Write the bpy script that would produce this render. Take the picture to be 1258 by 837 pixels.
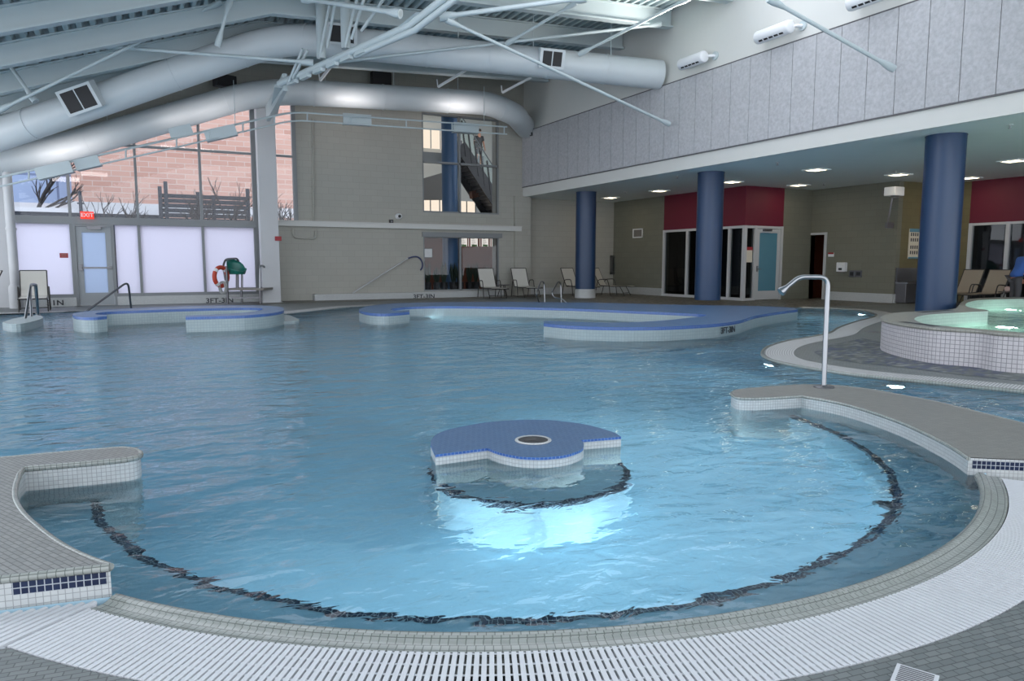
import bpy, math, random
from mathutils import Vector, Matrix
from mathutils.geometry import tessellate_polygon
random.seed(7)
PI = math.pi
R = math.radians
scene = bpy.context.scene
col = scene.collection
for o in list(bpy.data.objects):
    bpy.data.objects.remove(o)

# ------------------------------------------------------------------ camera
FPX, PCX, PCY = 880.0, 629.0, 418.5
YAW, PITCH, CAMH = R(27.6), math.atan(95.5 / 880), 1.2
cam_d = bpy.data.cameras.new('camera')
cam = bpy.data.objects.new('camera', cam_d)
col.objects.link(cam)
cam.location = (0, 0, CAMH)
cam.rotation_euler = (PI / 2 - PITCH, 0, -YAW)
cam_d.sensor_width = 36
cam_d.lens = FPX / 1258 * 36
cam_d.clip_start = .05
cam_d.clip_end = 300
scene.camera = cam
RT = Vector((math.cos(YAW), -math.sin(YAW), 0))
F0 = Vector((math.sin(YAW), math.cos(YAW), 0))
FW = F0 * math.cos(PITCH) - Vector((0, 0, 1)) * math.sin(PITCH)
UP = Vector((0, 0, 1)) * math.cos(PITCH) + F0 * math.sin(PITCH)
C0 = Vector((0, 0, CAMH))


def ray(px, py):
    return FW + RT * ((px - PCX) / FPX) - UP * ((py - PCY) / FPX)


def az(px, py, z=0.0):
    d = ray(px, py)
    return C0 + d * ((z - CAMH) / d.z)


def ay(px, py, y):
    d = ray(px, py)
    return C0 + d * (y / d.y)


def ax(px, py, x):
    d = ray(px, py)
    return C0 + d * (x / d.x)


def ad(px, py, dep):
    return C0 + ray(px, py) * dep


# ------------------------------------------------------------------ materials
def new_mat(name):
    m = bpy.data.materials.new(name)
    m.use_nodes = True
    nt = m.node_tree
    for n in list(nt.nodes):
        nt.nodes.remove(n)
    out = nt.nodes.new('ShaderNodeOutputMaterial')
    return m, nt, out


def N(nt, t, **kw):
    n = nt.nodes.new(t)
    for k, v in kw.items():
        setattr(n, k, v)
    return n


def c4(c):
    return (c[0], c[1], c[2], 1)


def srgb(r, g, b):
    def f(v):
        v /= 255
        return v / 12.92 if v <= .04045 else ((v + .055) / 1.055) ** 2.4
    return (f(r), f(g), f(b))


def paint(name, color, rough=.55, var=.06, scale=3.0, metallic=0.0, bump=0.0, bscale=60, spec=.5):
    m, nt, out = new_mat(name)
    b = N(nt, 'ShaderNodeBsdfPrincipled')
    b.inputs['Roughness'].default_value = rough
    b.inputs['Metallic'].default_value = metallic
    b.inputs['Specular IOR Level'].default_value = spec
    tc = N(nt, 'ShaderNodeTexCoord')
    no = N(nt, 'ShaderNodeTexNoise')
    no.inputs['Scale'].default_value = scale
    no.inputs['Detail'].default_value = 5
    nt.links.new(tc.outputs['Object'], no.inputs['Vector'])
    mx = N(nt, 'ShaderNodeMix', data_type='RGBA')
    mx.inputs[6].default_value = c4([max(0, c * (1 - var)) for c in color])
    mx.inputs[7].default_value = c4([min(1, c * (1 + var)) for c in color])
    nt.links.new(no.outputs['Fac'], mx.inputs[0])
    nt.links.new(mx.outputs[2], b.inputs['Base Color'])
    if bump:
        n2 = N(nt, 'ShaderNodeTexNoise')
        n2.inputs['Scale'].default_value = bscale
        n2.inputs['Detail'].default_value = 3
        nt.links.new(tc.outputs['Object'], n2.inputs['Vector'])
        bp = N(nt, 'ShaderNodeBump')
        bp.inputs['Strength'].default_value = bump
        bp.inputs['Distance'].default_value = .01
        nt.links.new(n2.outputs['Fac'], bp.inputs['Height'])
        nt.links.new(bp.outputs['Normal'], b.inputs['Normal'])
    nt.links.new(b.outputs[0], out.inputs[0])
    return m


def tile(name, c1, c2, grout, w=.025, h=.025, mort=.0016, rough=.35, offset=0.0, bump=.25, rot=0.0, spec=.5, blotch=.0, bc=None):
    """square mosaic in metres on the UV map"""
    m, nt, out = new_mat(name)
    b = N(nt, 'ShaderNodeBsdfPrincipled')
    b.inputs['Roughness'].default_value = rough
    b.inputs['Specular IOR Level'].default_value = spec
    uv = N(nt, 'ShaderNodeTexCoord')
    mp = N(nt, 'ShaderNodeMapping')
    mp.inputs['Rotation'].default_value = (0, 0, rot)
    nt.links.new(uv.outputs['UV'], mp.inputs['Vector'])
    br = N(nt, 'ShaderNodeTexBrick', offset=offset, squash=1.0)
    br.inputs['Color1'].default_value = c4(c1)
    br.inputs['Color2'].default_value = c4(c2)
    br.inputs['Mortar'].default_value = c4(grout)
    br.inputs['Scale'].default_value = 1
    br.inputs['Mortar Size'].default_value = mort
    br.inputs['Mortar Smooth'].default_value = .1
    br.inputs['Bias'].default_value = 0
    br.inputs['Brick Width'].default_value = w
    br.inputs['Row Height'].default_value = h
    nt.links.new(mp.outputs[0], br.inputs['Vector'])
    colour = br.outputs['Color']
    if blotch:
        no = N(nt, 'ShaderNodeTexNoise')
        no.inputs['Scale'].default_value = 3.5
        no.inputs['Detail'].default_value = 4
        nt.links.new(uv.outputs['UV'], no.inputs['Vector'])
        rp = N(nt, 'ShaderNodeMapRange')
        rp.inputs[1].default_value = .4
        rp.inputs[2].default_value = .7
        nt.links.new(no.outputs['Fac'], rp.inputs[0])
        ml = N(nt, 'ShaderNodeMath', operation='MULTIPLY')
        ml.inputs[1].default_value = blotch
        nt.links.new(rp.outputs[0], ml.inputs[0])
        mx = N(nt, 'ShaderNodeMix', data_type='RGBA')
        mx.inputs[7].default_value = c4(bc or grout)
        nt.links.new(ml.outputs[0], mx.inputs[0])
        nt.links.new(colour, mx.inputs[6])
        colour = mx.outputs[2]
    nt.links.new(colour, b.inputs['Base Color'])
    if bump:
        bp = N(nt, 'ShaderNodeBump', invert=True)
        bp.inputs['Strength'].default_value = bump
        bp.inputs['Distance'].default_value = .002
        nt.links.new(br.outputs['Fac'], bp.inputs['Height'])
        nt.links.new(bp.outputs['Normal'], b.inputs['Normal'])
    nt.links.new(b.outputs[0], out.inputs[0])
    return m


def mosaic(name, cols, w=.05, h=.025, rough=.5, pick=None):
    """random small tiles picked from a list of colours"""
    m, nt, out = new_mat(name)
    b = N(nt, 'ShaderNodeBsdfPrincipled')
    b.inputs['Roughness'].default_value = rough
    uv = N(nt, 'ShaderNodeTexCoord')
    mp = N(nt, 'ShaderNodeMapping')
    mp.inputs['Scale'].default_value = (1 / w, 1 / h, 1)
    nt.links.new(uv.outputs['UV'], mp.inputs['Vector'])
    fl = N(nt, 'ShaderNodeVectorMath', operation='FLOOR')
    nt.links.new(mp.outputs[0], fl.inputs[0])
    wn = N(nt, 'ShaderNodeTexWhiteNoise', noise_dimensions='2D')
    nt.links.new(fl.outputs[0], wn.inputs['Vector'])
    no = N(nt, 'ShaderNodeTexNoise')
    no.inputs['Scale'].default_value = 1.1
    nt.links.new(uv.outputs['UV'], no.inputs['Vector'])
    ad_ = N(nt, 'ShaderNodeMath', operation='ADD')
    sb = N(nt, 'ShaderNodeMath', operation='MULTIPLY_ADD')
    sb.inputs[1].default_value = 1.2
    sb.inputs[2].default_value = -.6
    nt.links.new(no.outputs['Fac'], sb.inputs[0])
    nt.links.new(sb.outputs[0], ad_.inputs[0])
    nt.links.new(wn.outputs['Value'], ad_.inputs[1])
    cr = N(nt, 'ShaderNodeValToRGB')
    cr.color_ramp.interpolation = 'CONSTANT'
    els = cr.color_ramp.elements
    els[0].color = c4(cols[0])
    els[0].position = 0
    els[1].color = c4(cols[1])
    els[1].position = 1 / len(cols)
    for i in range(2, len(cols)):
        e = els.new(i / len(cols))
        e.color = c4(cols[i])
    nt.links.new(ad_.outputs[0], cr.inputs[0])
    nt.links.new(cr.outputs[0], b.inputs['Base Color'])
    nt.links.new(b.outputs[0], out.inputs[0])
    return m


def emit(name, color, strength):
    m, nt, out = new_mat(name)
    e = N(nt, 'ShaderNodeEmission')
    e.inputs[0].default_value = c4(color)
    e.inputs[1].default_value = strength
    nt.links.new(e.outputs[0], out.inputs[0])
    return m


def glass(name, tint=(.92, .95, .97), refl=1.45):
    m, nt, out = new_mat(name)
    t = N(nt, 'ShaderNodeBsdfTransparent')
    t.inputs[0].default_value = c4(tint)
    g = N(nt, 'ShaderNodeBsdfGlossy')
    g.inputs['Roughness'].default_value = .02
    fr = N(nt, 'ShaderNodeFresnel')
    fr.inputs[0].default_value = refl
    mx = N(nt, 'ShaderNodeMixShader')
    nt.links.new(fr.outputs[0], mx.inputs[0])
    nt.links.new(t.outputs[0], mx.inputs[1])
    nt.links.new(g.outputs[0], mx.inputs[2])
    nt.links.new(mx.outputs[0], out.inputs[0])
    return m


def frosted(name, color):
    m, nt, out = new_mat(name)
    t = N(nt, 'ShaderNodeBsdfTranslucent')
    t.inputs[0].default_value = c4(color)
    d = N(nt, 'ShaderNodeBsdfPrincipled')
    d.inputs['Base Color'].default_value = c4(color)
    d.inputs['Roughness'].default_value = .25
    mx = N(nt, 'ShaderNodeMixShader')
    mx.inputs[0].default_value = .12
    nt.links.new(t.outputs[0], mx.inputs[1])
    nt.links.new(d.outputs[0], mx.inputs[2])
    nt.links.new(mx.outputs[0], out.inputs[0])
    return m


def water_mat(name, tint, s1=1.0, dist=.055):
    m, nt, out = new_mat(name)
    tc = N(nt, 'ShaderNodeTexCoord')
    mp = N(nt, 'ShaderNodeMapping')
    mp.inputs['Rotation'].default_value = (0, 0, R(20))
    mp.inputs['Scale'].default_value = (1.0, 1.5, 1)
    nt.links.new(tc.outputs['Object'], mp.inputs['Vector'])
    n1 = N(nt, 'ShaderNodeTexNoise')
    n1.inputs['Scale'].default_value = 2.1
    n1.inputs['Detail'].default_value = 2
    n1.inputs['Distortion'].default_value = .4
    n2 = N(nt, 'ShaderNodeTexNoise')
    n2.inputs['Scale'].default_value = 8.0
    n2.inputs['Detail'].default_value = 2.0
    n2.inputs['Distortion'].default_value = .6
    for n in (n1, n2):
        nt.links.new(mp.outputs[0], n.inputs['Vector'])
    # calm near the rounded bay, choppier out towards the windows
    n3 = N(nt, 'ShaderNodeTexNoise')
    n3.inputs['Scale'].default_value = .35
    n3.inputs['Detail'].default_value = 1
    nt.links.new(tc.outputs['Object'], n3.inputs['Vector'])
    rp = N(nt, 'ShaderNodeMapRange')
    rp.inputs[1].default_value = .35
    rp.inputs[2].default_value = .65
    rp.inputs[3].default_value = .55
    rp.inputs[4].default_value = 1.15
    nt.links.new(n3.outputs['Fac'], rp.inputs[0])
    m2 = N(nt, 'ShaderNodeMath', operation='MULTIPLY')
    m2.inputs[1].default_value = .24
    nt.links.new(n2.outputs['Fac'], m2.inputs[0])
    ad_ = N(nt, 'ShaderNodeMath', operation='ADD')
    nt.links.new(n1.outputs['Fac'], ad_.inputs[0])
    nt.links.new(m2.outputs[0], ad_.inputs[1])
    sx = N(nt, 'ShaderNodeSeparateXYZ')
    nt.links.new(tc.outputs['Object'], sx.inputs[0])
    ry = N(nt, 'ShaderNodeMapRange')
    ry.inputs[1].default_value = 4
    ry.inputs[2].default_value = 9
    ry.inputs[3].default_value = .7
    ry.inputs[4].default_value = 1.7
    nt.links.new(sx.outputs[1], ry.inputs[0])
    m4 = N(nt, 'ShaderNodeMath', operation='MULTIPLY')
    nt.links.new(rp.outputs[0], m4.inputs[0])
    nt.links.new(ry.outputs[0], m4.inputs[1])
    m3 = N(nt, 'ShaderNodeMath', operation='MULTIPLY')
    nt.links.new(ad_.outputs[0], m3.inputs[0])
    nt.links.new(m4.outputs[0], m3.inputs[1])
    bp = N(nt, 'ShaderNodeBump')
    bp.inputs['Strength'].default_value = s1
    bp.inputs['Distance'].default_value = dist
    nt.links.new(m3.outputs[0], bp.inputs['Height'])
    rf = N(nt, 'ShaderNodeBsdfRefraction')
    rf.inputs['Color'].default_value = c4(tint)
    rf.inputs['Roughness'].default_value = 0.0
    rf.inputs['IOR'].default_value = 1.33
    gl = N(nt, 'ShaderNodeBsdfGlossy')
    gl.inputs['Roughness'].default_value = .03
    fr = N(nt, 'ShaderNodeFresnel')
    fr.inputs[0].default_value = 1.36
    for n in (rf, gl, fr):
        nt.links.new(bp.outputs['Normal'], n.inputs['Normal'])
    mx = N(nt, 'ShaderNodeMixShader')
    nt.links.new(fr.outputs[0], mx.inputs[0])
    nt.links.new(rf.outputs[0], mx.inputs[1])
    nt.links.new(gl.outputs[0], mx.inputs[2])
    nt.links.new(mx.outputs[0], out.inputs[0])
    return m


M = {}
M['deck'] = tile('deck_tile', srgb(116, 121, 120), srgb(102, 108, 108), srgb(72, 76, 76), .05, .025, .002, .45, .5, .2, R(8))
M['ledge_top'] = tile('ledge_top_tile', srgb(140, 140, 137), srgb(127, 128, 125), srgb(88, 89, 88), .055, .022, .0022, .4, .5, .25, R(62))
M['ledge_top_r'] = tile('ledge_top_tile_b', srgb(132, 131, 126), srgb(121, 121, 117), srgb(106, 106, 102), .05, .025, .0015, .45, .5, .15, R(40), blotch=.25, bc=srgb(120, 119, 114))
M['white_tile'] = tile('white_tile', srgb(192, 195, 194), srgb(182, 185, 185), srgb(144, 147, 147), .023, .023, .0014, .3)
M['coping'] = tile('coping_tile', srgb(150, 154, 149), srgb(139, 143, 138), srgb(98, 102, 98), .028, .03, .0016, .22, 0, .3)
M['navy_tile'] = tile('navy_tile', srgb(16, 28, 56), srgb(28, 42, 72), srgb(165, 170, 175), .0245, .0245, .0018, .2)
M['blue_top'] = tile('blue_tile', srgb(64, 98, 136), srgb(55, 88, 126), srgb(104, 128, 154), .05, .025, .0018, .4, .5, .2, R(-20))
M['blue_edge'] = tile('blue_edge_tile', srgb(58, 96, 160), srgb(48, 84, 146), srgb(125, 142, 176), .025, .03, .0018, .25)
M['pool_tile'] = tile('pool_tile', (.46, .66, .77), (.44, .645, .76), (.42, .62, .73), .10, .10, .003, .4, 0, .1)
M['step_tile'] = tile('step_tile', (.52, .69, .77), (.50, .67, .755), (.47, .64, .72), .05, .05, .002, .4, 0, .1)
M['mosaic_far'] = mosaic('mosaic_far', [srgb(70, 68, 60), srgb(112, 110, 100), srgb(92, 86, 74), srgb(130, 128, 120), srgb(86, 90, 92)], .10, .05)
M['mosaic_blue'] = mosaic('mosaic_blue', [srgb(82, 88, 86), srgb(86, 92, 90), srgb(50, 60, 82), srgb(118, 122, 120), srgb(78, 84, 84), srgb(62, 72, 94)], .10, .05)
M['grate'] = paint('white_plastic', srgb(204, 206, 209), .4, .05, 6)
M['grate_far'] = tile('grate_strip', srgb(216, 217, 216), srgb(208, 210, 210), srgb(130, 130, 130), .03, .03, .006, .5, 0, .3)
M['trench'] = paint('trench', (.03, .03, .03), .8)
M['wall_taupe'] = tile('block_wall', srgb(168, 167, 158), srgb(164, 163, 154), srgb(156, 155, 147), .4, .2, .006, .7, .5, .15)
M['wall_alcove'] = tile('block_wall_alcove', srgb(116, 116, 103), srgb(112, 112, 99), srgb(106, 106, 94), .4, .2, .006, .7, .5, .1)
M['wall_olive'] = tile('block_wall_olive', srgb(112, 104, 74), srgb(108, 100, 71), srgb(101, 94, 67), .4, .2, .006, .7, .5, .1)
M['maroon'] = paint('maroon', srgb(96, 10, 38), .6)
M['white_wall'] = paint('white_wall', srgb(205, 206, 202), .7, .02)
M['soffit'] = paint('soffit', srgb(240, 247, 246), .6, .02)
M['panel'] = paint('acoustic_panel', srgb(174, 175, 178), .9, .30, 16, bump=.6, bscale=30)
M['seam'] = paint('seam', srgb(96, 96, 98), .8)
M['steel_grey'] = paint('painted_steel', srgb(184, 196, 199), .45, .03)
M['roof_deck'] = paint('roof_deck', srgb(168, 182, 186), .6, .04)
M['duct'] = paint('duct_paint', srgb(200, 207, 210), .42, .03, 2)
M['dark_grille'] = paint('dark_grille', (.012, .012, .014), .6)
M['black'] = paint('black_plastic', (.015, .015, .017), .5)
M['alu'] = paint('frame_grey', srgb(128, 132, 134), .45, .03)
M['alu_light'] = paint('frame_light', srgb(188, 190, 192), .45, .03)
M['door_grey'] = paint('door_paint', srgb(150, 155, 158), .5, .03)
M['blue_col'] = paint('blue_column', srgb(25, 54, 88), .38, .05, 1.5)
M['chrome'] = paint('brushed_steel', (.27, .28, .29), .32, .05, 8, 1.0)
M['dark_steel'] = paint('dark_steel', (.16, .16, .17), .35, .05, 8, .8)
M['bronze'] = paint('bronze_frame', (.025, .022, .02), .45)
M['sling'] = paint('sling_fabric', srgb(196, 194, 186), .9, .04, 40)
M['sling_tan'] = paint('sling_tan', srgb(150, 140, 126), .9, .04, 40)
M['teal'] = paint('teal_plastic', srgb(28, 112, 100), .35)
M['red'] = paint('red_paint', srgb(150, 24, 34), .5)
M['orange'] = paint('buoy_orange', srgb(188, 70, 50), .55)
M['rope'] = paint('rope', srgb(170, 172, 170), .9)
M['white'] = paint('white_paint', srgb(224, 226, 228), .45, .02)
M['wood'] = paint('brown_wood', srgb(92, 44, 22), .5, .25, 5)
M['brick'] = tile('brick', srgb(186, 150, 138), srgb(172, 132, 120), srgb(184, 166, 158), .75, .24, .018, .8, .5, .1)
M['blue_bld'] = tile('blue_panel', srgb(140, 158, 190), srgb(136, 154, 186), srgb(96, 110, 142), 3.0, 2.6, .05, .6, 0, 0)
M['snow'] = paint('snow', srgb(190, 192, 198), .9, .04)
M['fence'] = paint('fence_dark', srgb(40, 46, 58), .7)
M['bark'] = paint('bark', srgb(48, 44, 46), .9)
M['glass'] = glass('clear_glass')
M['glass_dark'] = glass('tinted_glass', (.35, .4, .42))
M['glass_rail'] = glass('rail_glass', (.72, .84, .82))
M['frost'] = frosted('frosted_glass', (.84, .84, .92))
M['frost_blue'] = frosted('frosted_door_glass', (.62, .70, .82))
M['blue_film'] = paint('blue_film', srgb(84, 132, 150), .4)
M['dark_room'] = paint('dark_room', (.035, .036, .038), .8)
M['warm_light'] = emit('warm_light', (1, .83, .66), 1.1)
M['menu_light'] = emit('menu_light', (1, .93, .85), .8)
M['lamp'] = emit('lamp_glow', (1, .9, .7), 14)
M['pool_lamp'] = emit('pool_lamp_glow', (.85, .97, 1), 16)
M['exit_red'] = emit('exit_red', (1, .06, .04), 1.3)
M['ink'] = paint('ink', (.02, .022, .03), .5)
M['paper'] = paint('paper', srgb(214, 206, 188), .8)
M['green_ink'] = paint('menu_green', srgb(120, 170, 110), .6)
M['water'] = water_mat('water', (.63, .82, .90))
M['tub_water'] = water_mat('tub_water', (.72, .97, .93), 1.0, .06)
M['skin'] = paint('skin', srgb(196, 142, 116), .5)
M['shirt_blue'] = paint('shirt_blue', srgb(56, 98, 170), .8)
M['trousers'] = paint('trousers', srgb(78, 78, 82), .85)
M['hair'] = paint('hair', (.02, .014, .01), .6)
M['leaf'] = paint('leaf', (.012, .028, .016), .5)
M['stone'] = paint('grey_stone', srgb(120, 116, 110), .6)


# ------------------------------------------------------------------ mesh builder
class MB:
    def __init__(s):
        s.v, s.f, s.uv = [], [], []

    def face(s, pts, uvs=None):
        i = len(s.v)
        s.v += [Vector(p) for p in pts]
        s.f.append(list(range(i, i + len(pts))))
        s.uv.append(uvs)
        return s

    def box(s, a, b):
        x0, y0, z0 = [min(p, q) for p, q in zip(a, b)]
        x1, y1, z1 = [max(p, q) for p, q in zip(a, b)]
        i = len(s.v)
        s.v += [Vector(p) for p in ((x0, y0, z0), (x1, y0, z0), (x1, y1, z0), (x0, y1, z0), (x0, y0, z1), (x1, y0, z1), (x1, y1, z1), (x0, y1, z1))]
        for q in ((0, 3, 2, 1), (4, 5, 6, 7), (0, 1, 5, 4), (1, 2, 6, 5), (2, 3, 7, 6), (3, 0, 4, 7)):
            s.f.append([i + k for k in q])
            s.uv.append(None)
        return s

    def obox(s, c, ux, uy, uz, hx, hy, hz):
        c = Vector(c)
        ux, uy, uz = Vector(ux).normalized(), Vector(uy).normalized(), Vector(uz).normalized()
        i = len(s.v)
        for sx, sy, sz in ((-1, -1, -1), (1, -1, -1), (1, 1, -1), (-1, 1, -1), (-1, -1, 1), (1, -1, 1), (1, 1, 1), (-1, 1, 1)):
            s.v.append(c + ux * hx * sx + uy * hy * sy + uz * hz * sz)
        for q in ((0, 3, 2, 1), (4, 5, 6, 7), (0, 1, 5, 4), (1, 2, 6, 5), (2, 3, 7, 6), (3, 0, 4, 7)):
            s.f.append([i + k for k in q])
            s.uv.append(None)
        return s

    def bar(s, a, b, w, h, up=(0, 0, 1)):
        a, b = Vector(a), Vector(b)
        d = (b - a).normalized()
        sd = d.cross(Vector(up))
        if sd.length < 1e-4:
            sd = Vector((1, 0, 0))
        sd.normalize()
        u = sd.cross(d)
        return s.obox((a + b) / 2, d, sd, u, (b - a).length / 2, w / 2, h / 2)

    def tube(s, pts, r, seg=10, caps=True, closed=False):
        pts = [Vector(p) for p in pts]
        n = len(pts)
        rr = r if isinstance(r, (list, tuple)) else [r] * n
        tang = []
        for k in range(n):
            if closed:
                t = pts[(k + 1) % n] - pts[k - 1]
            else:
                t = pts[min(k + 1, n - 1)] - pts[max(k - 1, 0)]
            tang.append(t.normalized())
        ref = Vector((0, 0, 1)) if abs(tang[0].z) < .9 else Vector((1, 0, 0))
        nn = tang[0].cross(ref).normalized()
        rings = []
        L = 0
        base = len(s.v)
        Ls = []
        for k in range(n):
            if k:
                L += (pts[k] - pts[k - 1]).length
            Ls.append(L)
            nn = (nn - tang[k] * nn.dot(tang[k])).normalized()
            bb = tang[k].cross(nn)
            ring = []
            for j in range(seg):
                a = 2 * PI * j / seg
                ring.append(len(s.v))
                s.v.append(pts[k] + (nn * math.cos(a) + bb * math.sin(a)) * rr[k])
            rings.append(ring)
        m = n if closed else n - 1
        for k in range(m):
            r0, r1 = rings[k], rings[(k + 1) % n]
            for j in range(seg):
                j2 = (j + 1) % seg
                s.f.append([r0[j], r0[j2], r1[j2], r1[j]])
                ra = 2 * PI * rr[k] / seg
                s.uv.append([(Ls[k], j * ra), (Ls[k], (j + 1) * ra), (Ls[(k + 1) % n], (j + 1) * ra), (Ls[(k + 1) % n], j * ra)])
        if caps and not closed:
            s.f.append(list(reversed(rings[0])))
            s.uv.append(None)
            s.f.append(list(rings[-1]))
            s.uv.append(None)
        return s

    def lathe(s, prof, c=(0, 0, 0), seg=24, a0=0, a1=2 * PI, caps=True):
        """prof: (r, z) list"""
        c = Vector(c)
        full = abs(a1 - a0 - 2 * PI) < 1e-6
        n = seg if full else seg + 1
        rings = []
        for r, z in prof:
            ring = []
            for j in range(n):
                a = a0 + (a1 - a0) * j / seg
                ring.append(len(s.v))
                s.v.append(c + Vector((r * math.cos(a), r * math.sin(a), z)))
            rings.append(ring)
        L = 0
        for k in range(len(prof) - 1):
            dl = math.hypot(prof[k + 1][0] - prof[k][0], prof[k + 1][1] - prof[k][1])
            rm = max(prof[k][0], prof[k + 1][0])
            for j in range(seg):
                j2 = (j + 1) % n
                u0, u1 = rm * (a0 + (a1 - a0) * j / seg), rm * (a0 + (a1 - a0) * (j + 1) / seg)
                s.f.append([rings[k][j], rings[k][j2], rings[k + 1][j2], rings[k + 1][j]])
                s.uv.append([(u0, L), (u1, L), (u1, L + dl), (u0, L + dl)])
            L += dl
        if caps and full:
            if prof[0][0] > 1e-5:
                s.f.append(list(reversed(rings[0])))
                s.uv.append(None)
            if prof[-1][0] > 1e-5:
                s.f.append(list(rings[-1]))
                s.uv.append(None)
        return s

    def poly(s, outline, z, holes=(), flip=False):
        loops = [[Vector((p[0], p[1], 0)) for p in outline]] + [[Vector((p[0], p[1], 0)) for p in h] for h in holes]
        tris = tessellate_polygon(loops)
        flat = [p for l in loops for p in l]
        i = len(s.v)
        s.v += [Vector((p.x, p.y, z)) for p in flat]
        for t in tris:
            a, b, c = [flat[k] for k in t]
            ar = (b.x - a.x) * (c.y - a.y) - (b.y - a.y) * (c.x - a.x)
            if abs(ar) < 1e-12:
                continue
            t = list(t)
            if (ar < 0) != flip:
                t.reverse()
            s.f.append([i + k for k in t])
            s.uv.append([(flat[k].x, flat[k].y) for k in t])
        return s

    def side(s, pts, z0, z1, closed=True, inward=False, u0=0.0):
        n = len(pts)
        L = u0
        rng = n if closed else n - 1
        for k in range(rng):
            a, b = pts[k], pts[(k + 1) % n]
            d = math.hypot(b[0] - a[0], b[1] - a[1])
            q = [(a[0], a[1], z0), (b[0], b[1], z0), (b[0], b[1], z1), (a[0], a[1], z1)]
            uv = [(L, z0), (L + d, z0), (L + d, z1), (L, z1)]
            if inward:
                q.reverse()
                uv.reverse()
            s.face(q, uv)
            L += d
        return s

    def prism(s, outline, z0, z1, holes=()):
        s.poly(outline, z1, holes)
        s.poly(outline, z0, holes, True)
        s.side(outline, z0, z1)
        for h in holes:
            s.side(h, z0, z1, True, True)
        return s

    def build(s, name, mat, parent=None, smooth=False, bevel=0.0, weld=True):
        me = bpy.data.meshes.new(name)
        vs = s.v
        if parent is not None:
            w = parent.matrix_basis
            p = parent.parent
            while p is not None:
                w = p.matrix_basis @ w
                p = p.parent
            inv = w.inverted()
            vs = [inv @ v for v in vs]
        me.from_pydata([tuple(v) for v in vs], [], s.f)
        uvl = me.uv_layers.new(name='UVMap')
        for poly, uv in zip(me.polygons, s.uv):
            if uv is None:
                nrm = poly.normal
                if parent is not None:
                    nrm = poly.normal
                axn = max(range(3), key=lambda k: abs(nrm[k]))
                for li in poly.loop_indices:
                    co = s.v[me.loops[li].vertex_index]
                    if axn == 2:
                        uvl.data[li].uv = (co.x, co.y)
                    elif axn == 0:
                        uvl.data[li].uv = (co.y, co.z)
                    else:
                        uvl.data[li].uv = (co.x, co.z)
            else:
                for li, u in zip(poly.loop_indices, uv):
                    uvl.data[li].uv = u
        if smooth:
            import bmesh
            bm = bmesh.new()
            bm.from_mesh(me)
            bmesh.ops.remove_doubles(bm, verts=bm.verts, dist=1e-5)
            bm.to_mesh(me)
            bm.free()
            for p in me.polygons:
                p.use_smooth = True
            me.set_sharp_from_angle(angle=R(40))
        me.materials.append(mat)
        ob = bpy.data.objects.new(name, me)
        col.objects.link(ob)
        if parent is not None:
            ob.parent = parent
        if bevel:
            md = ob.modifiers.new('bevel', 'BEVEL')
            md.width = bevel
            md.segments = 2
            md.limit_method = 'ANGLE'
            import bmesh
            bm = bmesh.new()
            bm.from_mesh(me)
            bmesh.ops.remove_doubles(bm, verts=bm.verts, dist=1e-5)
            bm.to_mesh(me)
            bm.free()
        return ob


def tag(o, label=None, cat=None, group=None, kind=None):
    for k, v in (('label', label), ('category', cat), ('group', group), ('kind', kind)):
        if v:
            o[k] = v
    return o


def thing(name, label, cat, loc=(0, 0, 0), rz=0.0, group=None):
    o = bpy.data.objects.new(name, None)
    col.objects.link(o)
    o.location = Vector(loc)
    o.rotation_euler = (0, 0, rz)
    o.matrix_basis = Matrix.Translation(Vector(loc)) @ Matrix.Rotation(rz, 4, 'Z')
    o.empty_display_size = .1
    return tag(o, label, cat, group)


def struct(o):
    o['kind'] = 'structure'
    return o


def copy_tree(o, parent=None):
    c = o.copy()
    col.objects.link(c)
    if parent is not None:
        c.parent = parent
    for ch in [x for x in bpy.data.objects if x.parent == o]:
        copy_tree(ch, c)
    return c


def relabel(o, label, loc=None, rz=None, group=None):
    o['label'] = label
    if group:
        o['group'] = group
    if loc is not None or rz is not None:
        l = Vector(loc) if loc is not None else o.location.copy()
        r = rz if rz is not None else o.rotation_euler.z
        o.location = l
        o.rotation_euler = (0, 0, r)
    return o


def arc(c, r, a0, a1, n):
    return [(c[0] + r * math.cos(a0 + (a1 - a0) * k / n), c[1] + r * math.sin(a0 + (a1 - a0) * k / n)) for k in range(n + 1)]


def smooth_path(pts, n=6, closed=False):
    """Catmull-Rom through 2D/3D points"""
    P = [Vector(p) if len(p) == 3 else Vector((p[0], p[1], 0)) for p in pts]
    out = []
    m = len(P)
    rng = m if closed else m - 1
    for k in range(rng):
        p0 = P[(k - 1) % m] if (closed or k > 0) else P[k]
        p1, p2 = P[k], P[(k + 1) % m]
        p3 = P[(k + 2) % m] if (closed or k + 2 < m) else p2
        for j in range(n):
            t = j / n
            out.append(.5 * ((2 * p1) + (p2 - p0) * t + (2 * p0 - 5 * p1 + 4 * p2 - p3) * t * t + (3 * p1 - p0 - 3 * p2 + p3) * t ** 3))
    if not closed:
        out.append(P[-1])
    return out


def fillet(pts, rad, n=6, closed=False):
    """round the corners of a 3D polyline"""
    P = [Vector(p) for p in pts]
    out = []
    m = len(P)
    for k in range(m):
        if not closed and k in (0, m - 1):
            out.append(P[k])
            continue
        a, b, c = P[k - 1], P[k], P[(k + 1) % m]
        d1, d2 = (a - b), (c - b)
        r = min(rad, d1.length * .45, d2.length * .45)
        q0, q1 = b + d1.normalized() * r, b + d2.normalized() * r
        for j in range(n + 1):
            t = j / n
            out.append(q0 * (1 - t) ** 2 + b * 2 * t * (1 - t) + q1 * t * t)
    return out


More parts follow.
